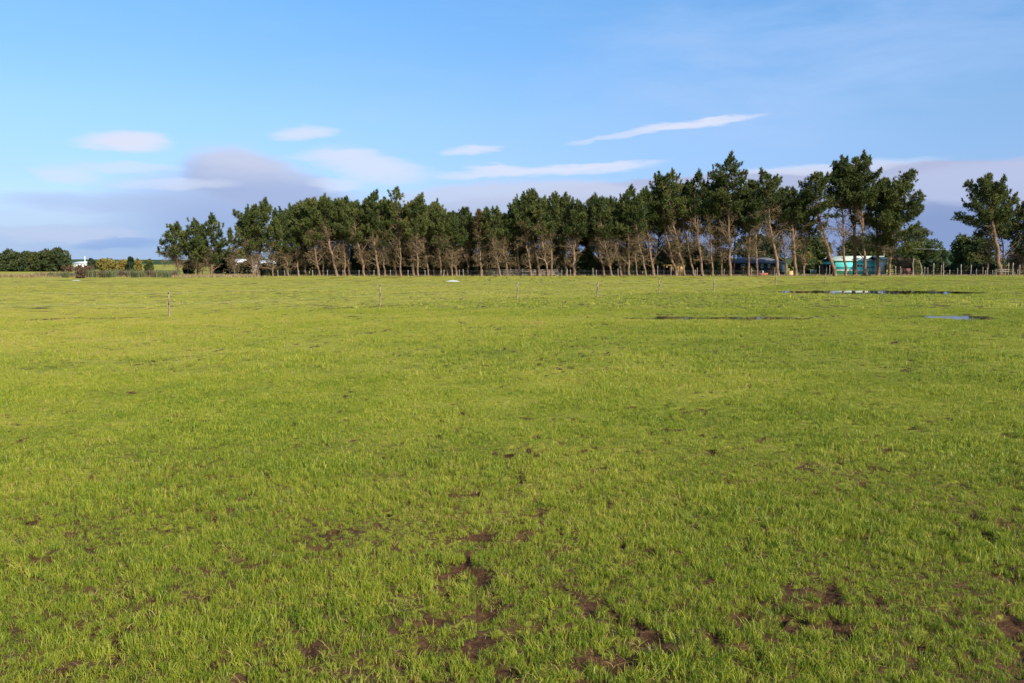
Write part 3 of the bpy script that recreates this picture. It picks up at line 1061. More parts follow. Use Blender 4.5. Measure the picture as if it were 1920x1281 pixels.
def bushy(name, label, cat, px, base_py, Y, top_py, half_px, mat, seed, group=None, lobes=7, leaf=0.30, dens=1.0, trunk=True, zbase=0.0, flat=0.0, depth=0.8, width=0.35):
    """round leafy tree or shrub: forked stem and uneven lobes of leaf sprays"""
    r = np.random.default_rng(seed)
    s = Y / F
    bx, _ = at(px, base_py, Y)
    _, tz = at(px, top_py, Y)
    root = thing(name, label, cat, (bx, Y, zbase), 0, group)
    hw = half_px * s
    H = tz - zbase
    st = MB()
    crown = MB()
    Cs, As, Ts = [], [], []
    R0 = min(hw, H) * 0.42
    for i in range(lobes):
        u = (i + 0.5) / lobes
        cx_ = (u * 2 - 1) * (hw - R0 * 0.75) + r.normal(0, 0.08 * hw)
        up = math.sqrt(max(0.1, 1 - (cx_ / max(hw, 0.1)) ** 2)) * (1 - flat) + flat
        top = H * (0.35 + 0.65 * up) * r.uniform(0.86, 1.0)
        if i == lobes // 2:
            top = H
        cy_ = r.normal(0, 0.3) * hw * depth
        # a column of overlapping lumps from the skirt to the top of this lobe
        z = R0 * 0.6
        while z < top - R0 * 0.3:
            rr = R0 * r.uniform(0.65, 1.05)
            zz = min(z, top - rr * 0.85)
            c0 = np.array([cx_ + r.normal(0, R0 * 0.35), cy_ + r.normal(0, R0 * 0.5), zz])
            n = int(24 * dens * (rr / leaf) ** 1.5 * 0.5) + 6
            d = norm(r.normal(0, 1, (n, 3)))
            p = c0 + d * rr * r.uniform(0.7, 1.05, (n, 1)) * [1, 1, 0.85]
            p[:, 2] = np.maximum(p[:, 2], 0.05)
            tone = r.normal(0.5, 0.14)
            Cs.append(p)
            As.append(norm(d + [0, 0, 0.35]))
            Ts.append(np.full(n, tone) + r.normal(0, 0.06, n))
            z += rr * 0.95
        if trunk:
            pth = np.array([[0, 0, -0.1], [cx_ * 0.15, cy_ * 0.1, H * 0.22], [cx_ * 0.6, cy_ * 0.6, top * 0.55], [cx_, cy_, top * 0.82]])
            st.tube(pth, [0.035 * H ** 0.8, 0.028 * H ** 0.8, 0.016 * H ** 0.8, 0.02], 5)
    sprays(crown, np.concatenate(Cs), np.concatenate(As), 7, leaf, leaf * width, 0.6, np.concatenate(Ts), 0.14, r)
    if trunk:
        st.build('trunk', M['bark'], root, smooth=True)
    crown.build('crown' if trunk else 'foliage', M[mat], root)
    return root


# ---- the shelterbelt, tree by tree: foot px, top px, top py, crown underside py, crown half width px, trunk half width px, options
LAND = [(498, 'the spire topped end pine'), (632, 'the thick left leaning trunked pine'),
        (752, 'the airy light crowned pine'), (850.5, 'the white heap in the pasture'), (902, 'the rust brown crowned pine'),
        (980, 'the railed stock yard'), (1043, 'the white tanks'), (1101, 'the sky gap'), (1258, 'the new timber shed'),
        (1369, 'the tallest spire pine'), (1425, 'the dark slate house'), (1540, 'the small black shed'), (1605, 'the turquoise barn')]
T = [
    # px, top px, top py, crown py, half, trunk, opts
    (541, 531, 398, 470, 15, 2.0, dict(greenness=-0.08)),
    (560, 546, 386, 448, 19, 2.2, dict()),
    (574, 566, 378, 440, 20, 2.2, dict(greenness=0.12)),
    (600, 588, 372, 446, 22, 2.2, dict(greenness=0.16)),
    (606, 609, 365, 440, 22, 2.0, dict(greenness=0.05)),
    (632, 610, 376, 420, 26, 3.2, dict(look='thick left leaning trunked pine', fork=0)),
    (648, 636, 374, 440, 20, 2.2, dict(greenness=0.1)),
    (656, 648, 370, 438, 22, 2.6, dict(greenness=-0.12)),
    (683, 668, 377, 446, 22, 2.8, dict(fork=-1.0, greenness=0.1)),
    (692, 686, 376, 450, 18, 1.7, dict(greenness=0.12)),
    (710, 706, 357, 436, 20, 3.0, dict(top='spire')),
    (722, 722, 372, 452, 18, 2.0, dict(greenness=0.06)),
    (743, 728, 378, 436, 18, 2.8, dict()),
    (752, 746, 353, 420, 19, 2.2, dict(look='airy light crowned pine', sparse=0.55, top='spire', greenness=0.2)),
    (776, 772, 378, 446, 20, 2.8, dict()),
    (784, 791, 363, 440, 18, 2.2, dict(top='spire', greenness=0.12)),
    (803, 798, 388, 450, 16, 1.8, dict(greenness=0.05)),
    (815, 815, 380, 436, 19, 2.0, dict(greenness=0.22, sparse=0.8)),
    (826, 822, 384, 450, 16, 2.3, dict(greenness=0.18)),
    (839, 832, 402, 462, 16, 1.8, dict(mat='rust_needles', look='pine with dull brown crown')),
    (848, 843, 400, 458, 18, 2.0, dict(greenness=-0.08)),
    (856, 850, 398, 452, 20, 2.5, dict(kink=-1.9)),
    (878, 876, 390, 455, 18, 2.2, dict(greenness=-0.05, top='spire')),
    (902, 895, 394, 446, 14, 2.4, dict(mat='rust_needles', look='rust brown crowned pine')),
    (913, 913, 390, 452, 15, 1.8, dict(greenness=-0.1)),
    (938, 932, 388, 444, 17, 2.3, dict(top='spire', greenness=0.08)),
    (952, 948, 404, 456, 15, 1.7, dict(greenness=-0.14)),
    (974, 965, 382, 436, 18, 3.0, dict(greenness=-0.1)),
    (996, 983, 366, 420, 20, 2.6, dict(sparse=0.8, kink=-1.6)),
    (1011, 1000, 357, 426, 24, 3.0, dict(greenness=0.0)),
    (1027, 1022, 368, 436, 18, 2.2, dict(greenness=0.08)),
    (1034, 1043, 361, 430, 18, 2.4, dict(top='spire', greenness=0.08)),
    (1061, 1062, 362, 432, 16, 2.1, dict(top='spire', greenness=0.04)),
    (1076, 1088, 378, 440, 24, 3.3, dict(kink=0.0, greenness=-0.05)),
    (1133, 1117, 364, 440, 20, 2.5, dict(top='spire')),
    (1147, 1130, 370, 432, 20, 2.5, dict(greenness=-0.08)),
    (1165, 1145, 370, 446, 18, 2.7, dict(fork=-1.1)),
    (1172, 1163, 382, 440, 14, 1.6, dict(greenness=-0.05)),
    (1180, 1185, 348, 430, 22, 2.8, dict(look='pine with a pale many limbed trunk', top='spire')),
    (1195, 1192, 372, 440, 14, 2.0, dict(greenness=-0.1)),
    (1211, 1202, 362, 428, 18, 2.4, dict(fork=0, kink=-2.4)),
    (1226, 1210, 352, 425, 18, 3.4, dict(greenness=-0.05)),
    (1268, 1236, 322, 412, 27, 3.4, dict(look='tall dark crowned pine', kink=-3.8, fork=0)),
    (1284, 1258, 318, 405, 24, 2.2, dict(greenness=0.1, sparse=0.85, top='spire')),
    (1301, 1290, 340, 402, 24, 2.6, dict(greenness=-0.12, kink=-2.8)),
    (1318, 1312, 319, 402, 20, 3.0, dict(top='spire', greenness=-0.08)),
    (1336, 1335, 345, 408, 20, 2.4, dict(greenness=-0.12)),
    (1353, 1350, 326, 404, 24, 2.2, dict()),
    (1369, 1370, 287, 392, 30, 3.6, dict(look='tallest spire pine', top='spire', kink=-1.2, fork=0)),
    (1404, 1410, 340, 412, 26, 3.0, dict(greenness=-0.15, dead=1.6)),
    (1420, 1405, 352, 416, 18, 2.0, dict(greenness=-0.15)),
    (1459, 1437, 325, 376, 26, 4.0, dict(look='pine with a pale bare twisting trunk', kink=-2.6, fork=0, top='spire', dead=1.4)),
    (1475, 1464, 354, 406, 20, 2.2, dict(greenness=-0.08)),
    (1492, 1487, 352, 415, 22, 3.6, dict(look='bushy topped pine with a double trunk', fork=0.9)),
    (1508, 1512, 348, 424, 18, 1.9, dict(sparse=0.7, greenness=-0.1)),
    (1566, 1532, 324, 396, 30, 4.0, dict(look='pine with strongly bowed trunk', kink=-4.4, fork=0, greenness=-0.08)),
    (1585, 1577, 293, 380, 31, 2.8, dict(look='tall narrow dark crowned pine', greenness=-0.1)),
    (1604, 1606, 312, 388, 26, 4.4, dict(look='stout pine with a pale forked upper trunk', fork=-1.4, top='broad')),
    (1622, 1620, 284, 380, 33, 3.4, dict(look='tall full crowned pine', top='spire', greenness=0.04)),
    (1646, 1652, 342, 420, 30, 3.8, dict(look='pine with a shadowed straight trunk', greenness=0.02, top='broad')),
    (1667, 1676, 336, 462, 42, 3.2, dict(look='broad end pine with boughs reaching right', top='broad', skew=0.35, greenness=0.12)),
]
_used = set()


def uniq(lab, suffix):
    while lab in _used:
        lab += suffix
    _used.add(lab)
    return lab


ORD = ['first', 'second', 'third', 'fourth', 'fifth', 'sixth', 'seventh', 'eighth', 'ninth', 'tenth']
feet = [t[0] for t in T]
ROW = []
LAB = []
for i, (px, tpx, tpy, cpy, hw, rp, o) in enumerate(T):
    j = min(range(len(LAND)), key=lambda k: abs(LAND[k][0] - px) + (0 if LAND[k][1].split('the ')[-1] != o.get('look') else 1e3))
    lx, ln = LAND[j]
    side = 'left' if px < lx else 'right'
    between = [f for f in feet if (px < f < lx) or (lx < f < px)]
    rank = ORD[min(len(between), 9)]
    lean_w = 'leaning' if px - tpx > 9 else 'upright'
    tone = 'yellowish' if o.get('greenness', 0) > 0.05 else 'dark'
    look = o.get('look')
    if look is None:
        lab = '%s %s pine, %s trunk %s of %s' % (tone, lean_w, rank, side, ln)
        LAB.append('the trunk %s %s of %s' % (rank, side, ln))
    elif look == ln.replace('the ', '', 1):
        lab = look + ', standing in the front row'
        LAB.append(look)
    else:
        lab = '%s, %s %s of %s' % (look, rank, side, ln)
        LAB.append(look)
    base_y = 517.5 if px < 1480 else 516.2
    Yt = 152 + ((i * 7) % 5 - 2) * 0.9 + (2.0 if px > 1480 else 0)
    ROW.append(pine(px, base_y, Yt, tpx, tpy, cpy, hw, rp, lab, 1000 + i, sparse=o.get('sparse', 1.0), fork=o.get('fork'),
                    top_style=o.get('top', 'round'), mat=o.get('mat', 'needles'), greenness=o.get('greenness', 0), kink=o.get('kink'),
                    dead=o.get('dead', 1.15), skew=o.get('skew', 0.0), dead_from=0.16 if 1370 < px < 1480 or px > 1560 else 0.09))

# the loose group at the left end
for (px, tpx, tpy, cpy, hw, rp, st, sp, kk, lab) in (
        (336, 327, 424, 476, 27, 2.6, 'round', 0.95, -0.6, 'leftmost ragged pine of the loose left group, flat tattered top'),
        (371, 365, 411, 482, 23, 2.5, 'spire', 0.95, -0.8, 'middle pine of the loose left group, brownish inner boughs'),
        (375, 382, 438, 490, 14, 1.8, 'round', 0.8, 0.0, 'low thin pine squeezed between the middle and spiky left group pines'),
        (396, 397, 401, 488, 21, 2.4, 'spire', 0.95, 0.2, 'pine of the loose left group with a knobbly spike top'),
        (441, 433, 430, 476, 10, 1.5, 'spire', 0.6, -0.6, 'small wispy pine with a thin left leaning trunk'),
        (478, 472, 396, 462, 24, 3.0, 'round', 0.95, -1.6, 'dark pine with pale dead boughs spreading left, beside the spire top'),
        (484, 498, 372, 458, 30, 2.8, 'spire', 1.0, 0.6, 'spire topped pine at the left end of the belt'),
        (512, 520, 410, 466, 15, 1.8, 'round', 0.9, 0.2, 'short dark pine just right of the spire topped pine')):
    ROW.append(pine(px, 518.5, 147 + hw * 0.05, tpx, tpy, cpy, hw, rp, lab, 2000 + px, sparse=sp, top_style=st, kink=kk, dead=1.3, greenness=0.02,
                    group='pines at the left end of the belt'))
# pines right of the gap
big = pine(1875, 515, 158, 1843, 334, 416, 33, 5.2, 'big isolated pine right of the gap with a pale kinked trunk', 3001, kink=-3.1, fork=0, top_style='broad', dead=0.4,
           greenness=0.06, group='pines right of the gap', skew=-0.15)
pine(1884, 515, 161.5, 1884, 362, 440, 26, 1.9, 'second stemmed green pine pressed against the right of the isolated pine', 3004, fork=0, top_style='broad', dead=0.3,
     greenness=0.12, group='pines right of the gap')
pine(1851, 514, 163, 1832, 400, 436, 24, 2.6, 'dim slender pine behind the left of the isolated pine', 3002, kink=0.2, dead=0.6, sparse=0.8, greenness=-0.1, group='pines right of the gap')
pine(1934, 514, 160, 1928, 372, 470, 30, 4.0, 'dark pine cut off by the right edge of the picture', 3003, dead=0.5, greenness=-0.15, group='pines right of the gap')
pine(1990, 514, 162, 1985, 350, 450, 34, 4.0, 'tall pine beyond the right edge of the picture', 3005, dead=0.4, group='pines right of the gap')

# rear row: shades the space between the trunks
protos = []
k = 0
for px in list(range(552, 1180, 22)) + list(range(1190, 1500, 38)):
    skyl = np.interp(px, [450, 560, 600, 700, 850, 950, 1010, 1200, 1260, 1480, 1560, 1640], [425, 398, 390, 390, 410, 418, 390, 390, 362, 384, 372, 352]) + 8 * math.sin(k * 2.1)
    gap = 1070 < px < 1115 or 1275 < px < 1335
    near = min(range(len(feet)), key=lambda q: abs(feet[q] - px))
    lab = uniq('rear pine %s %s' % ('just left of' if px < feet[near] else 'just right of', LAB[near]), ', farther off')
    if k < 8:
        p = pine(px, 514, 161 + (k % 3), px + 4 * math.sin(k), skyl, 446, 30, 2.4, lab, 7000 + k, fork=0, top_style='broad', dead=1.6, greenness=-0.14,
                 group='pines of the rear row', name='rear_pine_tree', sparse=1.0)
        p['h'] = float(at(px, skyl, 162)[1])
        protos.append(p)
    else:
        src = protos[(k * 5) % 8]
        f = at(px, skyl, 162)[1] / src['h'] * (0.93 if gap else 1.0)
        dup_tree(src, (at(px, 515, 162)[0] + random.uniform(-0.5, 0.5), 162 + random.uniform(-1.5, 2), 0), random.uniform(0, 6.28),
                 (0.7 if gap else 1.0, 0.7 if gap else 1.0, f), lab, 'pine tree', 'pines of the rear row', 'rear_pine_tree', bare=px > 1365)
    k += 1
for p in protos:
    del p['h']

# understorey behind the trunks
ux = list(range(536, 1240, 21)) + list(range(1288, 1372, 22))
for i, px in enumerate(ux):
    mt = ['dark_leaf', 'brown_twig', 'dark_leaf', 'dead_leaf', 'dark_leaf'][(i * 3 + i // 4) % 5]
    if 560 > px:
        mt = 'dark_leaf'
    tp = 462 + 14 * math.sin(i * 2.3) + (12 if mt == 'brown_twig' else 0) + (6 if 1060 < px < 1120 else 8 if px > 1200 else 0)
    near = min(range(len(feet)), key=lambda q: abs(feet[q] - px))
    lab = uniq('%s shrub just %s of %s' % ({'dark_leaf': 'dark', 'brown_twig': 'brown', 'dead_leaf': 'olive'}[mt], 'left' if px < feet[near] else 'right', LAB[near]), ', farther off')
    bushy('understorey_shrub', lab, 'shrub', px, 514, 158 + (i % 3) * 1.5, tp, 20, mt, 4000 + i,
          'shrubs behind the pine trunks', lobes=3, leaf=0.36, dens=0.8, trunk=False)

# leafy trees and shrubs round the buildings and at the left
for (nm, lab, cat, px, by, Y, tp, hw, mt, lb, tr_, fl, wd) in (
        ('leafy_tree', 'bright green leafy tree between the dark house and the black shed', 'tree', 1522, 508, 205, 432, 42, 'broad', 7, True, 0.2, 0.35),
        ('shrub', 'rusty orange leaved shrub in front of the bright green tree', 'shrub', 1513, 508, 190, 474, 9, 'yellow_leaf', 3, False, 0.2, 0.35),
        ('hedge', 'low light green hedge left of the black shed', 'hedge', 1528, 508, 185, 484, 34, 'broad', 7, False, 0.8, 0.35),
        ('leafy_tree', 'green leafy tree behind the turquoise barn roof', 'tree', 1612, 508, 215, 440, 48, 'broad', 7, True, 0.2, 0.35),
        ('shrub', 'dull olive bush before the middle of the slate house', 'shrub', 1404, 514, 158, 499, 11, 'dead_leaf', 3, False, 0.3, 0.3),
        ('shrub', 'brown twiggy bush before the right part of the slate house', 'shrub', 1450, 514, 159, 500, 8, 'brown_twig', 3, False, 0.3, 0.15),
        ('leafy_tree', 'dark bushy tree behind the slate house', 'tree', 1425, 508, 205, 432, 54, 'dark_leaf', 7, True, 0.3, 0.35),
        ('leafy_tree', 'dark tree behind the new timber shed', 'tree', 1270, 508, 180, 450, 42, 'dark_leaf', 6, True, 0.5, 0.35),
        ('leafy_tree', 'tall drooping willow right of the belt', 'tree', 1722, 507, 200, 440, 36, 'broad', 7, True, 0.0, 0.22),
        ('bare_shrub', 'wide leafless brown bush right of the turquoise barn', 'shrub', 1690, 509, 172, 478, 28, 'brown_twig', 5, True, 0.4, 0.12),
        ('clipped_hedge', 'dark clipped hedge below the willow', 'hedge', 1748, 508, 185, 486, 16, 'dark_leaf', 4, False, 0.95, 0.35),
        ('leafy_tree', 'small dark tree in the gap between willow and isolated pine', 'tree', 1766, 507, 230, 467, 13, 'dark_leaf', 3, True, 0.0, 0.35),
        ('leafy_tree', 'grey green tree left of the isolated pine', 'tree', 1803, 508, 185, 438, 24, 'broad', 5, True, 0.1, 0.3),
        ('leafy_tree', 'mid green bushy tree behind the isolated pine trunk', 'tree', 1836, 508, 180, 440, 32, 'broad', 6, True, 0.2, 0.35),
        ('dark_hedge', 'long dark hedge at the foot of the trees on the right', 'hedge', 1822, 509, 172, 494, 56, 'dark_leaf', 9, False, 0.95, 0.35),
        ('bare_shrub', 'reddish brown bare bush right of the isolated pine', 'shrub', 1906, 509, 172, 464, 30, 'brown_twig', 5, True, 0.3, 0.12),
        ('shrub', 'round dark green shrub left of the small white house', 'shrub', 417, 507, 160, 466, 22, 'dark_leaf', 4, False, 0.4, 0.35),
        ('leafy_tree', 'olive green rounded tree behind the small white house', 'tree', 452, 506, 190, 466, 26, 'broad', 5, True, 0.5, 0.35),
        ('shrub', 'green shrub right of the small white house', 'shrub', 460, 512, 150, 488, 14, 'dark_leaf', 3, False, 0.3, 0.35),
        ('shrub', 'low green shrub before the long white house', 'shrub', 497, 514, 153, 494, 14, 'broad', 3, False, 0.3, 0.35),
        ('shrub', 'dark shrub before the right end of the long white house', 'shrub', 530, 513, 153, 497, 16, 'dark_leaf', 3, False, 0.4, 0.35),
        ('leafy_tree', 'bushy tree behind the long white house', 'tree', 520, 506, 200, 470, 40, 'broad', 5, True, 0.5, 0.35),
        ('shrub', 'green shrub between the loose left pines', 'shrub', 352, 514, 152, 488, 12, 'broad', 3, False, 0.2, 0.35),
        ('hedge', 'low brownish hedge hiding the foot of the far white house', 'hedge', 152, 508, 225, 497.5, 30, 'brown_twig', 7, False, 0.9, 0.3),
        ('leafy_tree', 'round dark tree at the end of the far left hedge, tallest', 'tree', 112, 509, 232, 464, 27, 'hedge_leaf', 6, True, 0.35, 0.35),
        ('leafy_tree', 'dark tree second from the right in the far left hedge', 'tree', 75, 509, 234, 470, 22, 'hedge_leaf', 5, True, 0.5, 0.35),
        ('leafy_tree', 'low dark tree in the middle of the far left hedge', 'tree', 46, 509, 233, 470, 20, 'hedge_leaf', 5, True, 0.6, 0.35),
        ('leafy_tree', 'dark tree near the left edge of the far left hedge', 'tree', 18, 509, 235, 467, 21, 'hedge_leaf', 5, True, 0.5, 0.35),
        ('leafy_tree', 'dark tree cut off by the left edge of the picture', 'tree', -14, 509, 235, 468, 22, 'hedge_leaf', 5, True, 0.5, 0.35),
        ('willow_shrub', 'wide yellow leaved willow shrub right of the far white house', 'shrub', 203, 505, 260, 484, 22, 'yellow_leaf', 6, False, 0.6, 0.3),
        ('willow_shrub', 'smaller yellow green shrub beside the small dark conifer', 'shrub', 234, 505, 262, 485, 13, 'yellow_leaf', 4, False, 0.4, 0.3),
        ('conifer', 'small dark round conifer amid the yellow shrubs', 'tree', 247, 504, 258, 481, 7, 'dark_leaf', 3, False, 0.4, 0.35),
        ('willow_shrub', 'small orange yellow shrub right of the small dark conifer', 'shrub', 260, 504, 262, 485, 6, 'yellow_leaf', 3, False, 0.3, 0.3),
        ('shrub', 'green shrub on the skyline right of the yellow shrubs', 'shrub', 279, 504, 262, 486, 9, 'broad', 3, False, 0.3, 0.35),
        ('shrub', 'green shrub just right of the far white house', 'shrub', 176, 504, 300, 485, 11, 'dark_leaf', 3, False, 0.4, 0.35)):
    bushy(nm, lab, cat, px, by, Y, tp, hw, mt, 5000 + int(px) + int(Y), lobes=lb, leaf=0.42 if Y > 170 else 0.34, trunk=tr_, flat=fl, width=wd, dens=1.1)


# ------------------------------------------------------------------ flax and dry grass along the drain at the left
def flax(px, py, h_px, half_px, mat, label, seed, stalks=0, nm='flax_bush'):
    r = np.random.default_rng(seed)
    x, y = ground_pt(px, py)
    s = y / F
    mb = MB()
    n = 95
    a = r.uniform(0, 6.28, n)
    rad = np.sqrt(r.random(n)) * half_px * s * 0.75
    b = np.stack([np.cos(a) * rad, np.sin(a) * rad * 0.7, np.zeros(n)], -1)
    h = h_px * s * r.uniform(0.5, 1.05, n)
    out = np.stack([np.cos(a), np.sin(a), np.zeros(n)], -1) * (r.uniform(0.05, 0.5, n) * h)[:, None]
    side = norm(r.normal(0, 1, (n, 3)) * [1, 1, 0]) * 0.045
    m1 = b + out * 0.35 + np.stack([0 * h, 0 * h, h * 0.6], -1)
    tp = b + out + np.stack([0 * h, 0 * h, h * r.uniform(0.8, 1.0, n)], -1)
    V = np.stack([b - side, b + side, m1 + side, m1 - side, tp], 1).reshape(-1, 3)
    k = np.arange(n)[:, None] * 5
    f = np.concatenate([k + [0, 1, 2], k + [0, 2, 3], k + [3, 2, 4]])
    mb.add(V, f, np.repeat(np.clip(r.normal(0.45, 0.25, n), 0, 1), 5))
    for _ in range(stalks):
        q = r.normal(0, half_px * s * 0.3, 2)
        hh = h_px * s * r.uniform(1.1, 1.5)
        mb.tube([(q[0], q[1], 0), (q[0] * 1.1, q[1], hh * 0.6), (q[0] * 1.3, q[1], hh)], [0.03, 0.02, 0.012], 3, tint=0.9)
    o = mb.build(nm, M[mat], loc=(x, y, -0.02))
    return tag(o, label, 'flax' if nm == 'flax_bush' else 'grass clump', 'flax and rank grass clumps along the drain')


def flax_label(k, px, mt):
    marks = [(60, 'the open far field'), (143, 'the pale slab'), (203, 'the yellow willow shrubs'), (279, 'the skyline shrub'), (336, 'the leftmost ragged pine')]
    mx_, mn = min(marks, key=lambda q: abs(q[0] - px))
    n_ = int(abs(px - mx_) // 8.5)
    return 'spiky %s clump by the drain, %s %s of %s' % ({'straw': 'straw', 'flax': 'olive', 'brown_twig': 'dark brown'}[mt], ORD[min(n_, 9)], 'left' if px < mx_ else 'right', mn)


k = 0
for px in np.arange(-20, 330, 8.5):
    pj = px + random.uniform(-2, 2)
    brown = (not 180 < px < 330) or px % 17 < 3
    if px < 70:
        hgt, mt, gn = random.uniform(6, 9), 'straw', 'brown_clump'
    elif px < 150:
        hgt, mt, gn = random.uniform(11, 15), ('straw' if k % 3 == 0 else 'flax'), 'flax_bush'
    else:
        hgt, mt, gn = random.uniform(14, 19), ('brown_twig' if k % 5 == 0 else 'flax'), 'flax_bush'
    flax(pj, 520.2 + random.uniform(-0.8, 0.6), hgt, 9, mt, flax_label(k, px, mt),
         6000 + k, 1 if mt == 'flax' and k % 2 else 0, gn)
    k += 1
for px, py, hp, lab in ((152, 522, 19, 'dark reddish brown twiggy bush standing out of the flax strip'),):
    bushy('bramble_bush', lab, 'shrub', px, py, ground_pt(px, py)[1], py - hp, 9, 'brown_twig', 6500, lobes=3, leaf=0.26, trunk=False)

# strip of dry pale grass at the foot of flax, fence and pines
mb = MB()
n = 15000
px = np.where(RNG.random(n) < 0.45, RNG.uniform(-40, 480, n), RNG.uniform(300, 1960, n))
y = np.where(px < 500, RNG.uniform(136, 150, n), RNG.uniform(150.5, 158, n))
y = np.where(px > 1490, y + 1, y)
x = (px - 960) / F * y
hh = RNG.uniform(0.16, 0.5, n) * np.where(px < 480, 1.3, 0.75)
b = np.stack([x, y, np.full(n, -0.03)], -1)
sd_ = norm(RNG.normal(0, 1, (n, 3)) * [1, 0.4, 0]) * 0.05
tp = b + np.stack([RNG.normal(0, 0.18, n), RNG.normal(0, 0.1, n), hh], -1)
V = np.stack([b - sd_, b + sd_, tp], 1).reshape(-1, 3)
kk = np.arange(n)[:, None] * 3
mb.add(V, kk + [0, 1, 2], np.repeat(np.clip(RNG.normal(0.35, 0.25, n), 0, 1), 3))
o = mb.build('dry_grass_strip', M['straw'])
tag(o, 'pale dry grass along the foot of the fence, pines and flax', None, kind='stuff')


# ------------------------------------------------------------------ fences
def post_shape(mb, x, y, z0, h, r, lean=0.0, sides=8, sq=False):
    p = np.array([[x, y, z0 - 0.1], [x + lean * 0.3, y, z0 + h * 0.33], [x + lean * 0.7, y, z0 + h * 0.7], [x + lean, y, z0 + h]])
    mb.tube(p, [r * 1.05, r, r * 0.97, r * 0.93], sides, rough=0.05)


def wires(root, pts, zs, rad, nm='wire'):
    ox, oy, oz = root.location
    for z in zs:
        mb = MB()
        pth = []
        for (x, y) in pts:
            pth.append((x - ox, y - oy, z))
        mb.tube(pth, rad, 3)
        mb.build(nm, M['wire'], root)


# the electric fence across the pasture
ef = thing('electric_fence', 'line of thin brown electric fence posts crossing the pasture', 'fence', (E_XY[0][0], E_XY[0][1], 0))
for i, ((px, py, ty), (x, y)) in enumerate(zip(E_POSTS, E_XY)):
    h = at(px, ty, y)[1]
    mb = MB()
    rr = 0.040 if i < 2 else (0.052 if i in (3, 6) else 0.046)
    lean = (random.uniform(-0.03, 0.03)) + (0.02 if i == 0 else 0)
    z0 = float(gz(np.array([x]), np.array([y]))[0])
    post_shape(mb, 0, 0, z0, h - z0, rr, lean, 10)
    po = mb.build('post', M['post_brown'], ef, smooth=True, loc=(x - E_XY[0][0], y - E_XY[0][1], 0))
    for zf in (0.93, 0.50):
        ib = MB()
        zz = h * zf
        ib.tube([(0.01, -rr * 0.9, zz - 0.035), (0.01, -rr * 1.7, zz - 0.03), (0.01, -rr * 1.9, zz + 0.0), (0.01, -rr * 1.7, zz + 0.03), (0.01, -rr * 0.9, zz + 0.035)], 0.014, 6)
        ib.tube([(0.01, -rr * 0.8, zz), (0.01, -rr * 2.2, zz)], 0.024, 8)
        ib.build('insulator', M['insulator'], po)
hs = [at(a, c, y)[1] for (a, b, c), (x, y) in zip(E_POSTS, E_XY)]
for zf in (0.93, 0.50):
    mb = MB()
    pth = []
    ext = [(-60 * 1.0, 27.0)] + E_XY
    for i, (x, y) in enumerate(ext):
        h = hs[max(0, i - 1)]
        pth.append((x - E_XY[0][0], y - E_XY[0][1] - 0.12, h * zf))
        if i < len(ext) - 1:
            x2, y2 = ext[i + 1]
            pth.append(((x + x2) / 2 - E_XY[0][0], (y + y2) / 2 - E_XY[0][1] - 0.12, (h + hs[i]) / 2 * zf - 0.03))
    mb.tube(pth, 0.0016, 3)
    mb.build('wire', M['wire'], ef)

# wooden post and wire fence at the foot of the pines
FEN = [(352, 12), (379, 12), (400, 10), (420, 12), (449, 8), (474, 11), (487, 11), (499, 8), (521, 10), (534, 11), (560, 8), (586, 9), (614, 10), (643, 10),
       (673, 9), (701, 10), (732, 10), (765, 9), (797, 10), (832, 10), (861, 8), (869, 12), (905, 12), (1053, 11), (1064, 13), (1070, 12), (1112, 14), (1118, 9), (1159, 13),
       (1233, 19), (1258, 16), (1304, 12), (1307, 16), (1357, 13), (1409, 14), (1452, 16), (1476, 14), (1507, 17)]
fx, fy = at(352, 518, 150)[0], 150.0
bf = thing('post_and_wire_fence', 'weathered wooden post and wire fence along the foot of the pines', 'fence', (fx, fy, 0))
pts = []
for i, (px, hp) in enumerate(FEN):
    x = at(px, 518, 150)[0]
    mb = MB()
    post_shape(mb, 0, 0, 0, max(hp, 11) * 150 / F * random.uniform(0.98, 1.08), random.uniform(0.06, 0.09), random.uniform(-0.08, 0.08), 7)
    mb.build('post', M['post'], bf, smooth=True, loc=(x - fx, 0, 0))
    pts.append((x, 149.9))
wires(bf, pts, (0.3, 0.55, 0.8, 1.0), 0.003)

FEN2 = [(1540, 17, 1, 0), (1567, 19, 0, 0), (1626, 28, 0, 1), (1635, 11, 1, 0), (1684, 16, 0, 1), (1691, 15, 1, 0), (1738, 14, 0, 1), (1744, 13, 0, 0),
        (1748, 21, 0, 1), (1754, 13, 1, 0), (1760, 18, 0, 0), (1777, 9, 0, 1), (1791, 12, 0, 0), (1798, 19, 0, 1), (1800, 8, 1, 0), (1817, 18, 0, 1), (1826, 11, 0, 0),
        (1836, 14, 0, 0), (1841, 8, 1, 0), (1851, 13, 1, 1), (1861, 8, 0, 0), (1892, 22, 0, 1), (1898, 11, 0, 0), (1902, 13, 0, 0), (1908, 10, 0, 0), (1918, 18, 0, 1), (1940, 16, 0, 0), (1962, 16, 0, 1)]
fx2 = at(1540, 516, 156)[0]
rf = thing('paddock_fence', 'uneven wooden post fence of the right hand paddocks', 'fence', (fx2, 156, 0))
pts = []
for (px, hp, dark, thick) in FEN2:
    x = at(px, 516, 156)[0]
    mb = MB()
    post_shape(mb, 0, 0, 0, (hp + 2) * 156 / F, 0.10 if thick else 0.065, random.uniform(-0.08, 0.08), 7)
    mb.build('post', M['post_brown' if dark else 'post'], rf, smooth=True, loc=(x - fx2, random.uniform(-1.2, 1.2), 0))
    pts.append((x, 155.9))
wires(rf, pts, (0.35, 0.65, 0.95), 0.003)

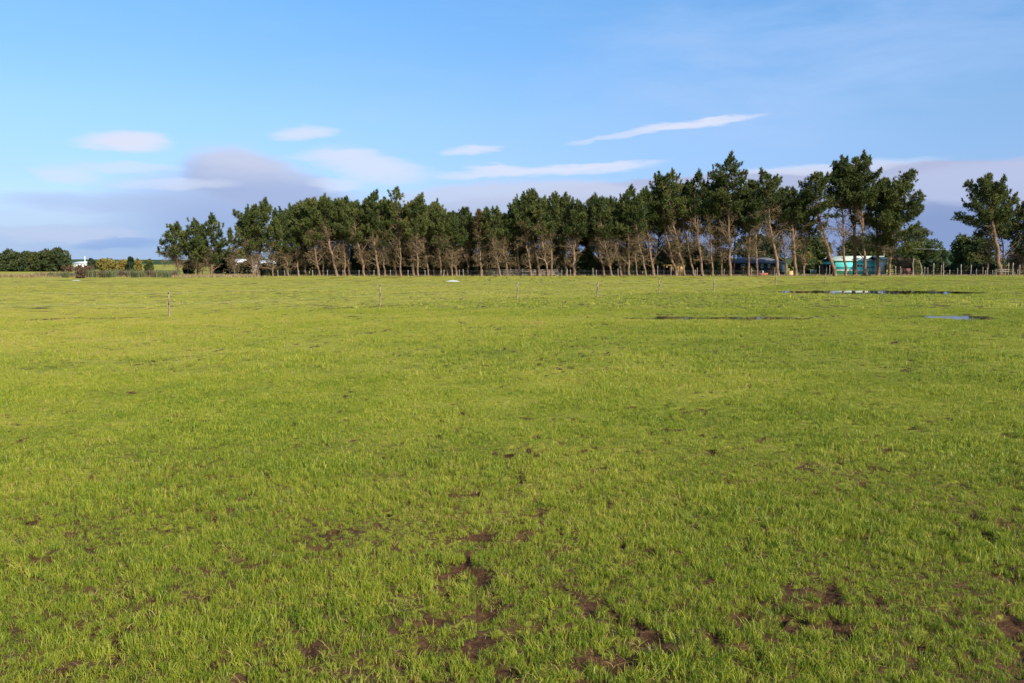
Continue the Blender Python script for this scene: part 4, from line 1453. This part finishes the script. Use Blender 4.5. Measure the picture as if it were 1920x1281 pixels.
# crooked dead stumps by the willow
for (px, hp, ln, lab) in ((1711, 32, 0.1, 'crooked pale dead trunk left of the willow'), (1727, 28, -0.6, 'leaning pale dead stem right of the crooked trunk'),
                          (1768, 24, 0.05, 'tall pale gate post in the right hand paddocks')):
    x = at(px, 512, 163)[0]
    mb = MB()
    h = hp * 163 / F
    mb.tube([(0, 0, -0.1), (0.12, 0, h * 0.3), (-0.05, 0, h * 0.6), (ln * 0.6, 0, h * 0.82), (ln, 0, h)], [0.16, 0.12, 0.10, 0.10, 0.06], 8, rough=0.15)
    if px == 1711:
        mb.tube([(0.0, 0, h * 0.9), (0.5, 0, h * 0.92), (1.1, 0, h * 0.72), (1.5, 0, h * 0.62)], [0.05, 0.045, 0.035, 0.02], 5)
    o = mb.build('dead_trunk' if px != 1768 else 'gate_post', M['post'], smooth=True, loc=(x, 163, 0))
    tag(o, lab, 'dead trunk' if px != 1768 else 'post')


def rails(name, label, cat, px0, px1, Y, ys, post_px, top, mat, th=0.05, hb=0.13, postr=0.08, base_py=517):
    x0, x1 = at(px0, 510, Y)[0], at(px1, 510, Y)[0]
    root = thing(name, label, cat, (x0, Y, 0))
    for py in ys:
        z = at(px0, py, Y)[1]
        mb = MB()
        mb.box((0, -th, z - hb / 2), (x1 - x0, 0, z + hb / 2))
        mb.build('rail', M[mat], root)
    for pp, tp in zip(post_px, top):
        x = at(pp, 510, Y)[0] - x0
        mb = MB()
        post_shape(mb, 0, 0, 0, at(pp, tp, Y)[1], postr, 0, 7)
        mb.build('post', M[mat], root, loc=(x, postr + 0.003, 0))
    return root


yard = rails('stock_yard', 'weathered timber railed stock yard left of the white tanks', 'stock yard', 915, 1046, 153.2, (506.5, 509.3, 512, 514.6),
             (916, 933, 941, 949, 957, 967, 980, 992, 1003, 1015, 1030, 1045), (508, 503, 505, 504, 504, 504, 503, 507, 507, 506, 507, 504), 'post')
rails('white_gate', 'small white slatted gate beyond the trees', 'gate', 1519, 1531, 172, (506.6, 508.6, 510.6), (1520, 1530), (505.8, 505.8), 'white_paint', hb=0.11, postr=0.05)
rails('hitching_rail', 'low pale timber rail at the foot of the isolated pine', 'rail', 1865, 1892, 153, (505.5, 509), (1866, 1869, 1881, 1891), (505, 507, 506, 493), 'post')


# ------------------------------------------------------------------ buildings
def building(name, label, cat, px0, px1, wall_py, roof_py, Y, depth, wall, roof, windows=(), doors=(), hip=0.0, ridge_inset=0.0, gable_end=False, roof_name='roof', frame='white_paint'):
    """long wall faces the camera; windows/doors given as px0, px1, py_top, py_bottom"""
    x0, x1 = at(px0, wall_py, Y)[0], at(px1, wall_py, Y)[0]
    zw, zr = at(px0, wall_py, Y)[1], at(px0, roof_py, Y + depth / 2)[1]
    root = thing(name, label, cat, (x0, Y, 0))
    W = x1 - x0
    mb = MB()
    mb.box((0, 0, -0.1), (W, depth, zw))
    if not hip:
        for xx in (0.0, W):
            mb.add([(xx, 0, zw), (xx, depth, zw), (xx, depth / 2, zr - 0.05)], [(0, 1, 2)])
    mb.build('wall', M[wall], root)
    rb = MB()
    o = 0.35
    i = hip
    th = 0.10
    A = [(-o, -o, zw - 0.08), (W + o, -o, zw - 0.08), (W + o, depth + o, zw - 0.08), (-o, depth + o, zw - 0.08), (-o * (not hip) + i, depth / 2, zr), (W + o * (not hip) - i, depth / 2, zr)]
    rb.add([(a, b, c + 0.01) for a, b, c in A] + [(a, b, c + th) for a, b, c in A],
           [(6, 7, 11), (6, 11, 10), (8, 9, 10), (8, 10, 11), (9, 6, 10), (7, 8, 11), (0, 5, 1), (0, 4, 5), (2, 4, 3), (2, 5, 4), (3, 4, 0), (1, 5, 2),
            (0, 1, 7), (0, 7, 6), (2, 3, 9), (2, 9, 8), (3, 0, 6), (3, 6, 9), (1, 2, 8), (1, 8, 7)])
    rb.build(roof_name, M[roof], root)
    for (a, b, t_, bt) in windows:
        wx0, z1 = at(a, t_, Y)
        wx1, z0 = at(b, bt, Y)
        wx0 -= x0
        wx1 -= x0
        f = 0.09
        fb = MB()
        fb.box((wx0 - f, -0.05, z0 - f), (wx0, 0.02, z1 + f))
        fb.box((wx1, -0.05, z0 - f), (wx1 + f, 0.02, z1 + f))
        fb.box((wx0, -0.05, z0 - f), (wx1, 0.02, z0))
        fb.box((wx0, -0.05, z1), (wx1, 0.02, z1 + f))
        fb.box(((wx0 + wx1) / 2 - 0.03, -0.045, z0), ((wx0 + wx1) / 2 + 0.03, 0.02, z1))
        wn = fb.build('window', M[frame], root)
        gb = MB()
        gb.box((wx0, -0.02, z0), (wx1, 0.01, z1))
        gb.build('pane', M['glass'], wn)
    for (a, b, t_, bt, mt) in doors:
        wx0, z1 = at(a, t_, Y)
        wx1, z0 = at(b, bt, Y)
        db = MB()
        db.box((wx0 - x0, -0.06, max(z0, 0)), (wx1 - x0, 0.02, z1))
        db.build('door', M[mt], root)
    return root


building('white_house', 'far white house with a pale roof left of the yellow willow', 'house', 138, 166, 494, 490.5, 300, 7, 'white_wall', 'pale_roof',
         ((141, 143, 494.5, 498), (146, 148, 494.5, 498), (152, 154, 494, 498), (157, 160, 494, 499)))
mb = MB()
fxp = at(160, 503, 292)[0]
mb.tube([(0, 0, 0), (0, 0, 2.0), (0, 0, at(160, 480.5, 292)[1])], [0.16, 0.13, 0.08], 8)
o = mb.build('flagpole', M['white_paint'], smooth=True, loc=(fxp, 292, 0))
tag(o, 'thin white pole before the far white house', 'pole')
building('small_white_house', 'small white gabled house behind the left pines', 'house', 430, 455, 492, 486.5, 175, 6, 'white_wall', 'pale_roof', ((433, 436, 494.5, 499), (445, 449, 494.5, 499)))
building('long_white_house', 'long low white house behind the left end of the belt', 'house', 470, 547, 493.5, 489, 178, 7, 'white_wall', 'pale_roof',
         ((475, 479, 495.5, 500), (497, 501, 495.5, 500), (514, 517, 495, 500), (526, 530, 495.5, 500), (538, 541, 495.5, 500)))
building('slate_house', 'dark slate clad house with grey roof and white windows', 'house', 1376, 1472, 493.5, 484, 172, 8, 'slate_wall', 'grey_roof',
         ((1390, 1396, 497, 503), (1417, 1422, 494.5, 500), (1427.5, 1430, 496, 502), (1440.5, 1443, 496, 501.5), (1460.5, 1464, 495.5, 503)), ((1466, 1470.5, 494.5, 510, 'white_paint'),), hip=2.2)
# turquoise barn
barn = building('turquoise_barn', 'long turquoise walled barn with a pale cream roof', 'barn', 1567, 1645, 489, 481, 176, 7, 'turquoise', 'barn_roof', ((1607, 1617, 496.5, 500.5),))
x0b = barn.location.x
for (pa, pb, ta, tb_, mt) in ((1568, 1606, 501.5, 502.6, 'slate_wall'), (1568, 1606, 504.5, 505.3, 'slate_wall'), (1568, 1644, 505.8, 508.5, 'white_paint'), (1624, 1643, 500.5, 502.4, 'grey_roof')):
    xa, z1 = at(pa, ta, 176)
    xb, z0 = at(pb, tb_, 176)
    mb = MB()
    mb.box((xa - x0b, -0.04, z0), (xb - x0b, 0.01, z1))
    mb.build('band', M[mt], barn)
building('cream_lean_to', 'cream boarded gable shed at the right end of the turquoise barn', 'shed', 1648, 1662.5, 486, 481, 174, 5, 'cream', 'barn_roof', (), ((1659, 1661.5, 497, 510, 'rust'),))


def open_shed(name, label, px0, px1, top, Y, depth, mat, inner, posts, panels):
    x0, x1 = at(px0, top, Y)[0], at(px1, top, Y)[0]
    zt = at(px0, top, Y)[1]
    W = x1 - x0
    root = thing(name, label, 'shed', (x0, Y, 0))
    mb = MB()
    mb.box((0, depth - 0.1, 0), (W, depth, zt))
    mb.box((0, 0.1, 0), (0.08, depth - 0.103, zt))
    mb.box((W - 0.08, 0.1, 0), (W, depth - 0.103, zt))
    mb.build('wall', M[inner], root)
    mb = MB()
    mb.add([(-0.2, -0.2, zt), (W + 0.2, -0.2, zt), (W + 0.2, depth + 0.2, zt - 0.25), (-0.2, depth + 0.2, zt - 0.25),
            (-0.2, -0.2, zt + 0.12), (W + 0.2, -0.2, zt + 0.12), (W + 0.2, depth + 0.2, zt - 0.13), (-0.2, depth + 0.2, zt - 0.13)],
           [(0, 2, 1), (0, 3, 2), (4, 5, 6), (4, 6, 7), (0, 1, 5), (0, 5, 4), (1, 2, 6), (1, 6, 5), (2, 3, 7), (2, 7, 6), (3, 0, 4), (3, 4, 7)])
    mb.build('roof', M[mat], root)
    for pp in posts:
        x = at(pp, top, Y)[0] - x0
        mb = MB()
        mb.box((x - 0.07, -0.05, 0), (x + 0.07, 0.09, zt - 0.003))
        mb.build('post', M['post'], root)
    for (a, b, t_, bt, nb) in panels:
        xa, z1 = at(a, t_, Y)
        xb, z0 = at(b, bt, Y)
        z0 = max(z0, 0)
        bw = (xb - xa) / nb
        for q in range(nb):
            mb = MB()
            mb.box((xa - x0 + q * bw + 0.012, 0.0 - 0.01 * (q % 2), z0), (xa - x0 + (q + 1) * bw - 0.012, 0.06, z1 - 0.005))
            mb.build('board', M[mat], root)
    return root


open_shed('timber_shed', 'new yellow timber shed with an open dark bay', 1237, 1284, 498, 158, 3.0, 'pine_board', 'dark_inside', (1238, 1245, 1258), ((1248, 1252, 499, 502, 2), (1256, 1263, 499, 508, 3), (1266, 1273, 499, 517, 3), (1274, 1283.5, 499, 517, 4)))
open_shed('black_shed', 'small black open fronted shed left of the turquoise barn', 1549, 1563, 496.5, 168, 3.0, 'dark_inside', 'dark_inside', (1550, 1556, 1562), ())

# tanks, troughs, crate, bench, car
for (px, w, t_, lab) in ((1037, 5, 498.5, 'left hand white tank beside the stock yard'), (1046.5, 6, 497, 'middle and tallest white tank beside the stock yard'), (1051.5, 4, 502.5, 'right hand small white tank beside the stock yard')):
    Y = 158
    x, z = at(px, t_, Y)
    r_ = w / 2 * Y / F
    mb = MB()
    mb.tube([(0, 0, 0), (0, 0, z * 0.5), (0, 0, z - 0.15), (0, 0, z - 0.05), (0, 0, z)], [r_, r_, r_, r_ * 0.85, r_ * 0.35], 16)
    o = mb.build('water_tank', M['white_paint'], smooth=True, loc=(x, Y, 0))
    tag(o, lab, 'tank', 'white tanks beside the stock yard')
x0, z0 = at(1424, 512, 152.5)
x1, _ = at(1440, 512, 152.5)
mb = MB()
mb.box((0, 0, 0), (x1 - x0, 0.06, z0))
mb.box((0, 0.94, 0), (x1 - x0, 1.0, z0))
mb.box((0, 0.063, 0), (0.06, 0.937, z0))
mb.box((x1 - x0 - 0.06, 0.063, 0), (x1 - x0, 0.937, z0))
mb.box((0.063, 0.063, 0.0), (x1 - x0 - 0.063, 0.937, 0.1))
tag(mb.build('steel_trough', M['rust'], loc=(x0, 152.5, 0)), 'long rust red trough on the grass before the slate house', 'trough')
x0, z1 = at(1479, 508, 160)
x1, _ = at(1487, 512, 160)
cr = thing('timber_crate', 'pale yellow timber crate right of the slate house', 'crate', (x0, 160, 0))
nb = 4
for q in range(nb):
    mb = MB()
    hq = z1 / nb
    mb.box((0, 0, q * hq), (x1 - x0, 0.8, (q + 1) * hq - 0.02))
    mb.build('plank', M['pine_board'], cr)
for (pa, pb, t_, bt, lab) in ((1415, 1422, 507.5, 511.5, 'white slatted garden bench left of the rust red trough'), (1425, 1432, 508, 510.5, 'small white garden table before the slate house')):
    x0, z1 = at(pa, t_, 164)
    x1, z0 = at(pb, bt, 164)
    isb = 'bench' in lab
    root = thing('garden_bench' if isb else 'garden_table', lab, 'bench' if isb else 'table', (x0, 164, 0))
    W = x1 - x0
    top = 0.45 if isb else z1
    for q in range(3):
        mb = MB()
        mb.box((0, q * 0.17, top - 0.05), (W, q * 0.17 + 0.13, top))
        mb.build('slat', M['white_paint'], root)
    if isb:
        for q in range(2):
            mb = MB()
            mb.box((0, 0.5, 0.6 + q * 0.2), (W, 0.55, 0.73 + q * 0.2))
            mb.build('backrest', M['white_paint'], root)
    for (lx_, ly_) in ((0.05, 0.03), (W - 0.1, 0.03), (0.05, 0.42), (W - 0.1, 0.42)):
        mb = MB()
        mb.box((lx_, ly_, 0), (lx_ + 0.06, ly_ + 0.06, top - 0.053))
        mb.build('leg', M['white_paint'], root)
# dull red implement under the bare bush
x, z = at(1695, 503.5, 165)
mb = MB()
mb.box((0, 0, 0.35), (1.3, 0.9, z))
mb.tube([(0.3, -0.05, 0.35), (0.3, 0.1, 0.35)], 0.32, 14)
mb.tube([(1.0, -0.05, 0.35), (1.0, 0.1, 0.35)], 0.32, 14)
mb.tube([(1.3, 0.4, 0.5), (2.4, 0.4, 0.4)], 0.05, 6)
tag(mb.build('farm_trailer', M['old_red'], loc=(x, 165, 0)), 'dull red two wheeled trailer under the brown bush', 'trailer')

# low white heap in the pasture and the small slab by the drain
def heap(px, py, hw_px, h_px, mat, label, seed, nm):
    x, y = ground_pt(px, py)
    s = y / F
    r = np.random.default_rng(seed)
    a, hgt = hw_px * s, h_px * s
    mb = MB()
    nr, na = 7, 22
    V = [(0, 0, hgt)]
    for i in range(1, nr + 1):
        t = i / nr
        for j in range(na):
            an = 2 * math.pi * j / na
            rr = t * (1 + 0.18 * math.sin(3 * an + seed) + r.normal(0, 0.04))
            V.append((a * rr * math.cos(an), a * 0.55 * rr * math.sin(an), max(-0.03, hgt * (1 - t ** 2.2) * (1 + r.normal(0, 0.10)))))
    Fs = [(0, 1 + j, 1 + (j + 1) % na) for j in range(na)]
    for i in range(nr - 1):
        for j in range(na):
            p, q_ = 1 + i * na + j, 1 + i * na + (j + 1) % na
            Fs += [(p, p + na, q_ + na), (p, q_ + na, q_)]
    mb.add(V, Fs)
    return tag(mb.build(nm, M[mat], smooth=True, loc=(x, y, 0.0)), label, 'heap')


heap(849, 528.3, 13, 2.6, 'concrete', 'low white heap lying in the far pasture before the pines', 3, 'white_heap')
heap(143, 526.3, 8.5, 1.2, 'concrete', 'small pale slab in the pasture edge at the far left', 5, 'pale_slab')

# power line right of the belt
pole = thing('power_pole', 'grey wooden power pole behind the right end of the belt', 'power pole', (at(1657, 480, 182)[0], 182, 0))
zt = at(1657, 462, 182)[1]
mb = MB()
mb.tube([(0, 0, -0.1), (0, 0, zt * 0.5), (0, 0, zt)], [0.17, 0.15, 0.12], 8)
mb.build('pole', M['post'], pole, smooth=True)
mb = MB()
mb.box((-0.9, -0.203, zt - 0.5), (0.9, -0.13, zt - 0.38))
mb.build('crossarm', M['post'], pole)
mb = MB()
pb = pole.location
ends = []
xe = at(2300, 470, 200)[0] - pb.x
for k in range(13):
    t = k / 12
    ends.append((xe * t, 18 * t, zt - 0.36 - 4 * 0.5 * t * (1 - t)))
mb.tube(ends, 0.015, 4)
mb.build('cable', M['wire'], pole)
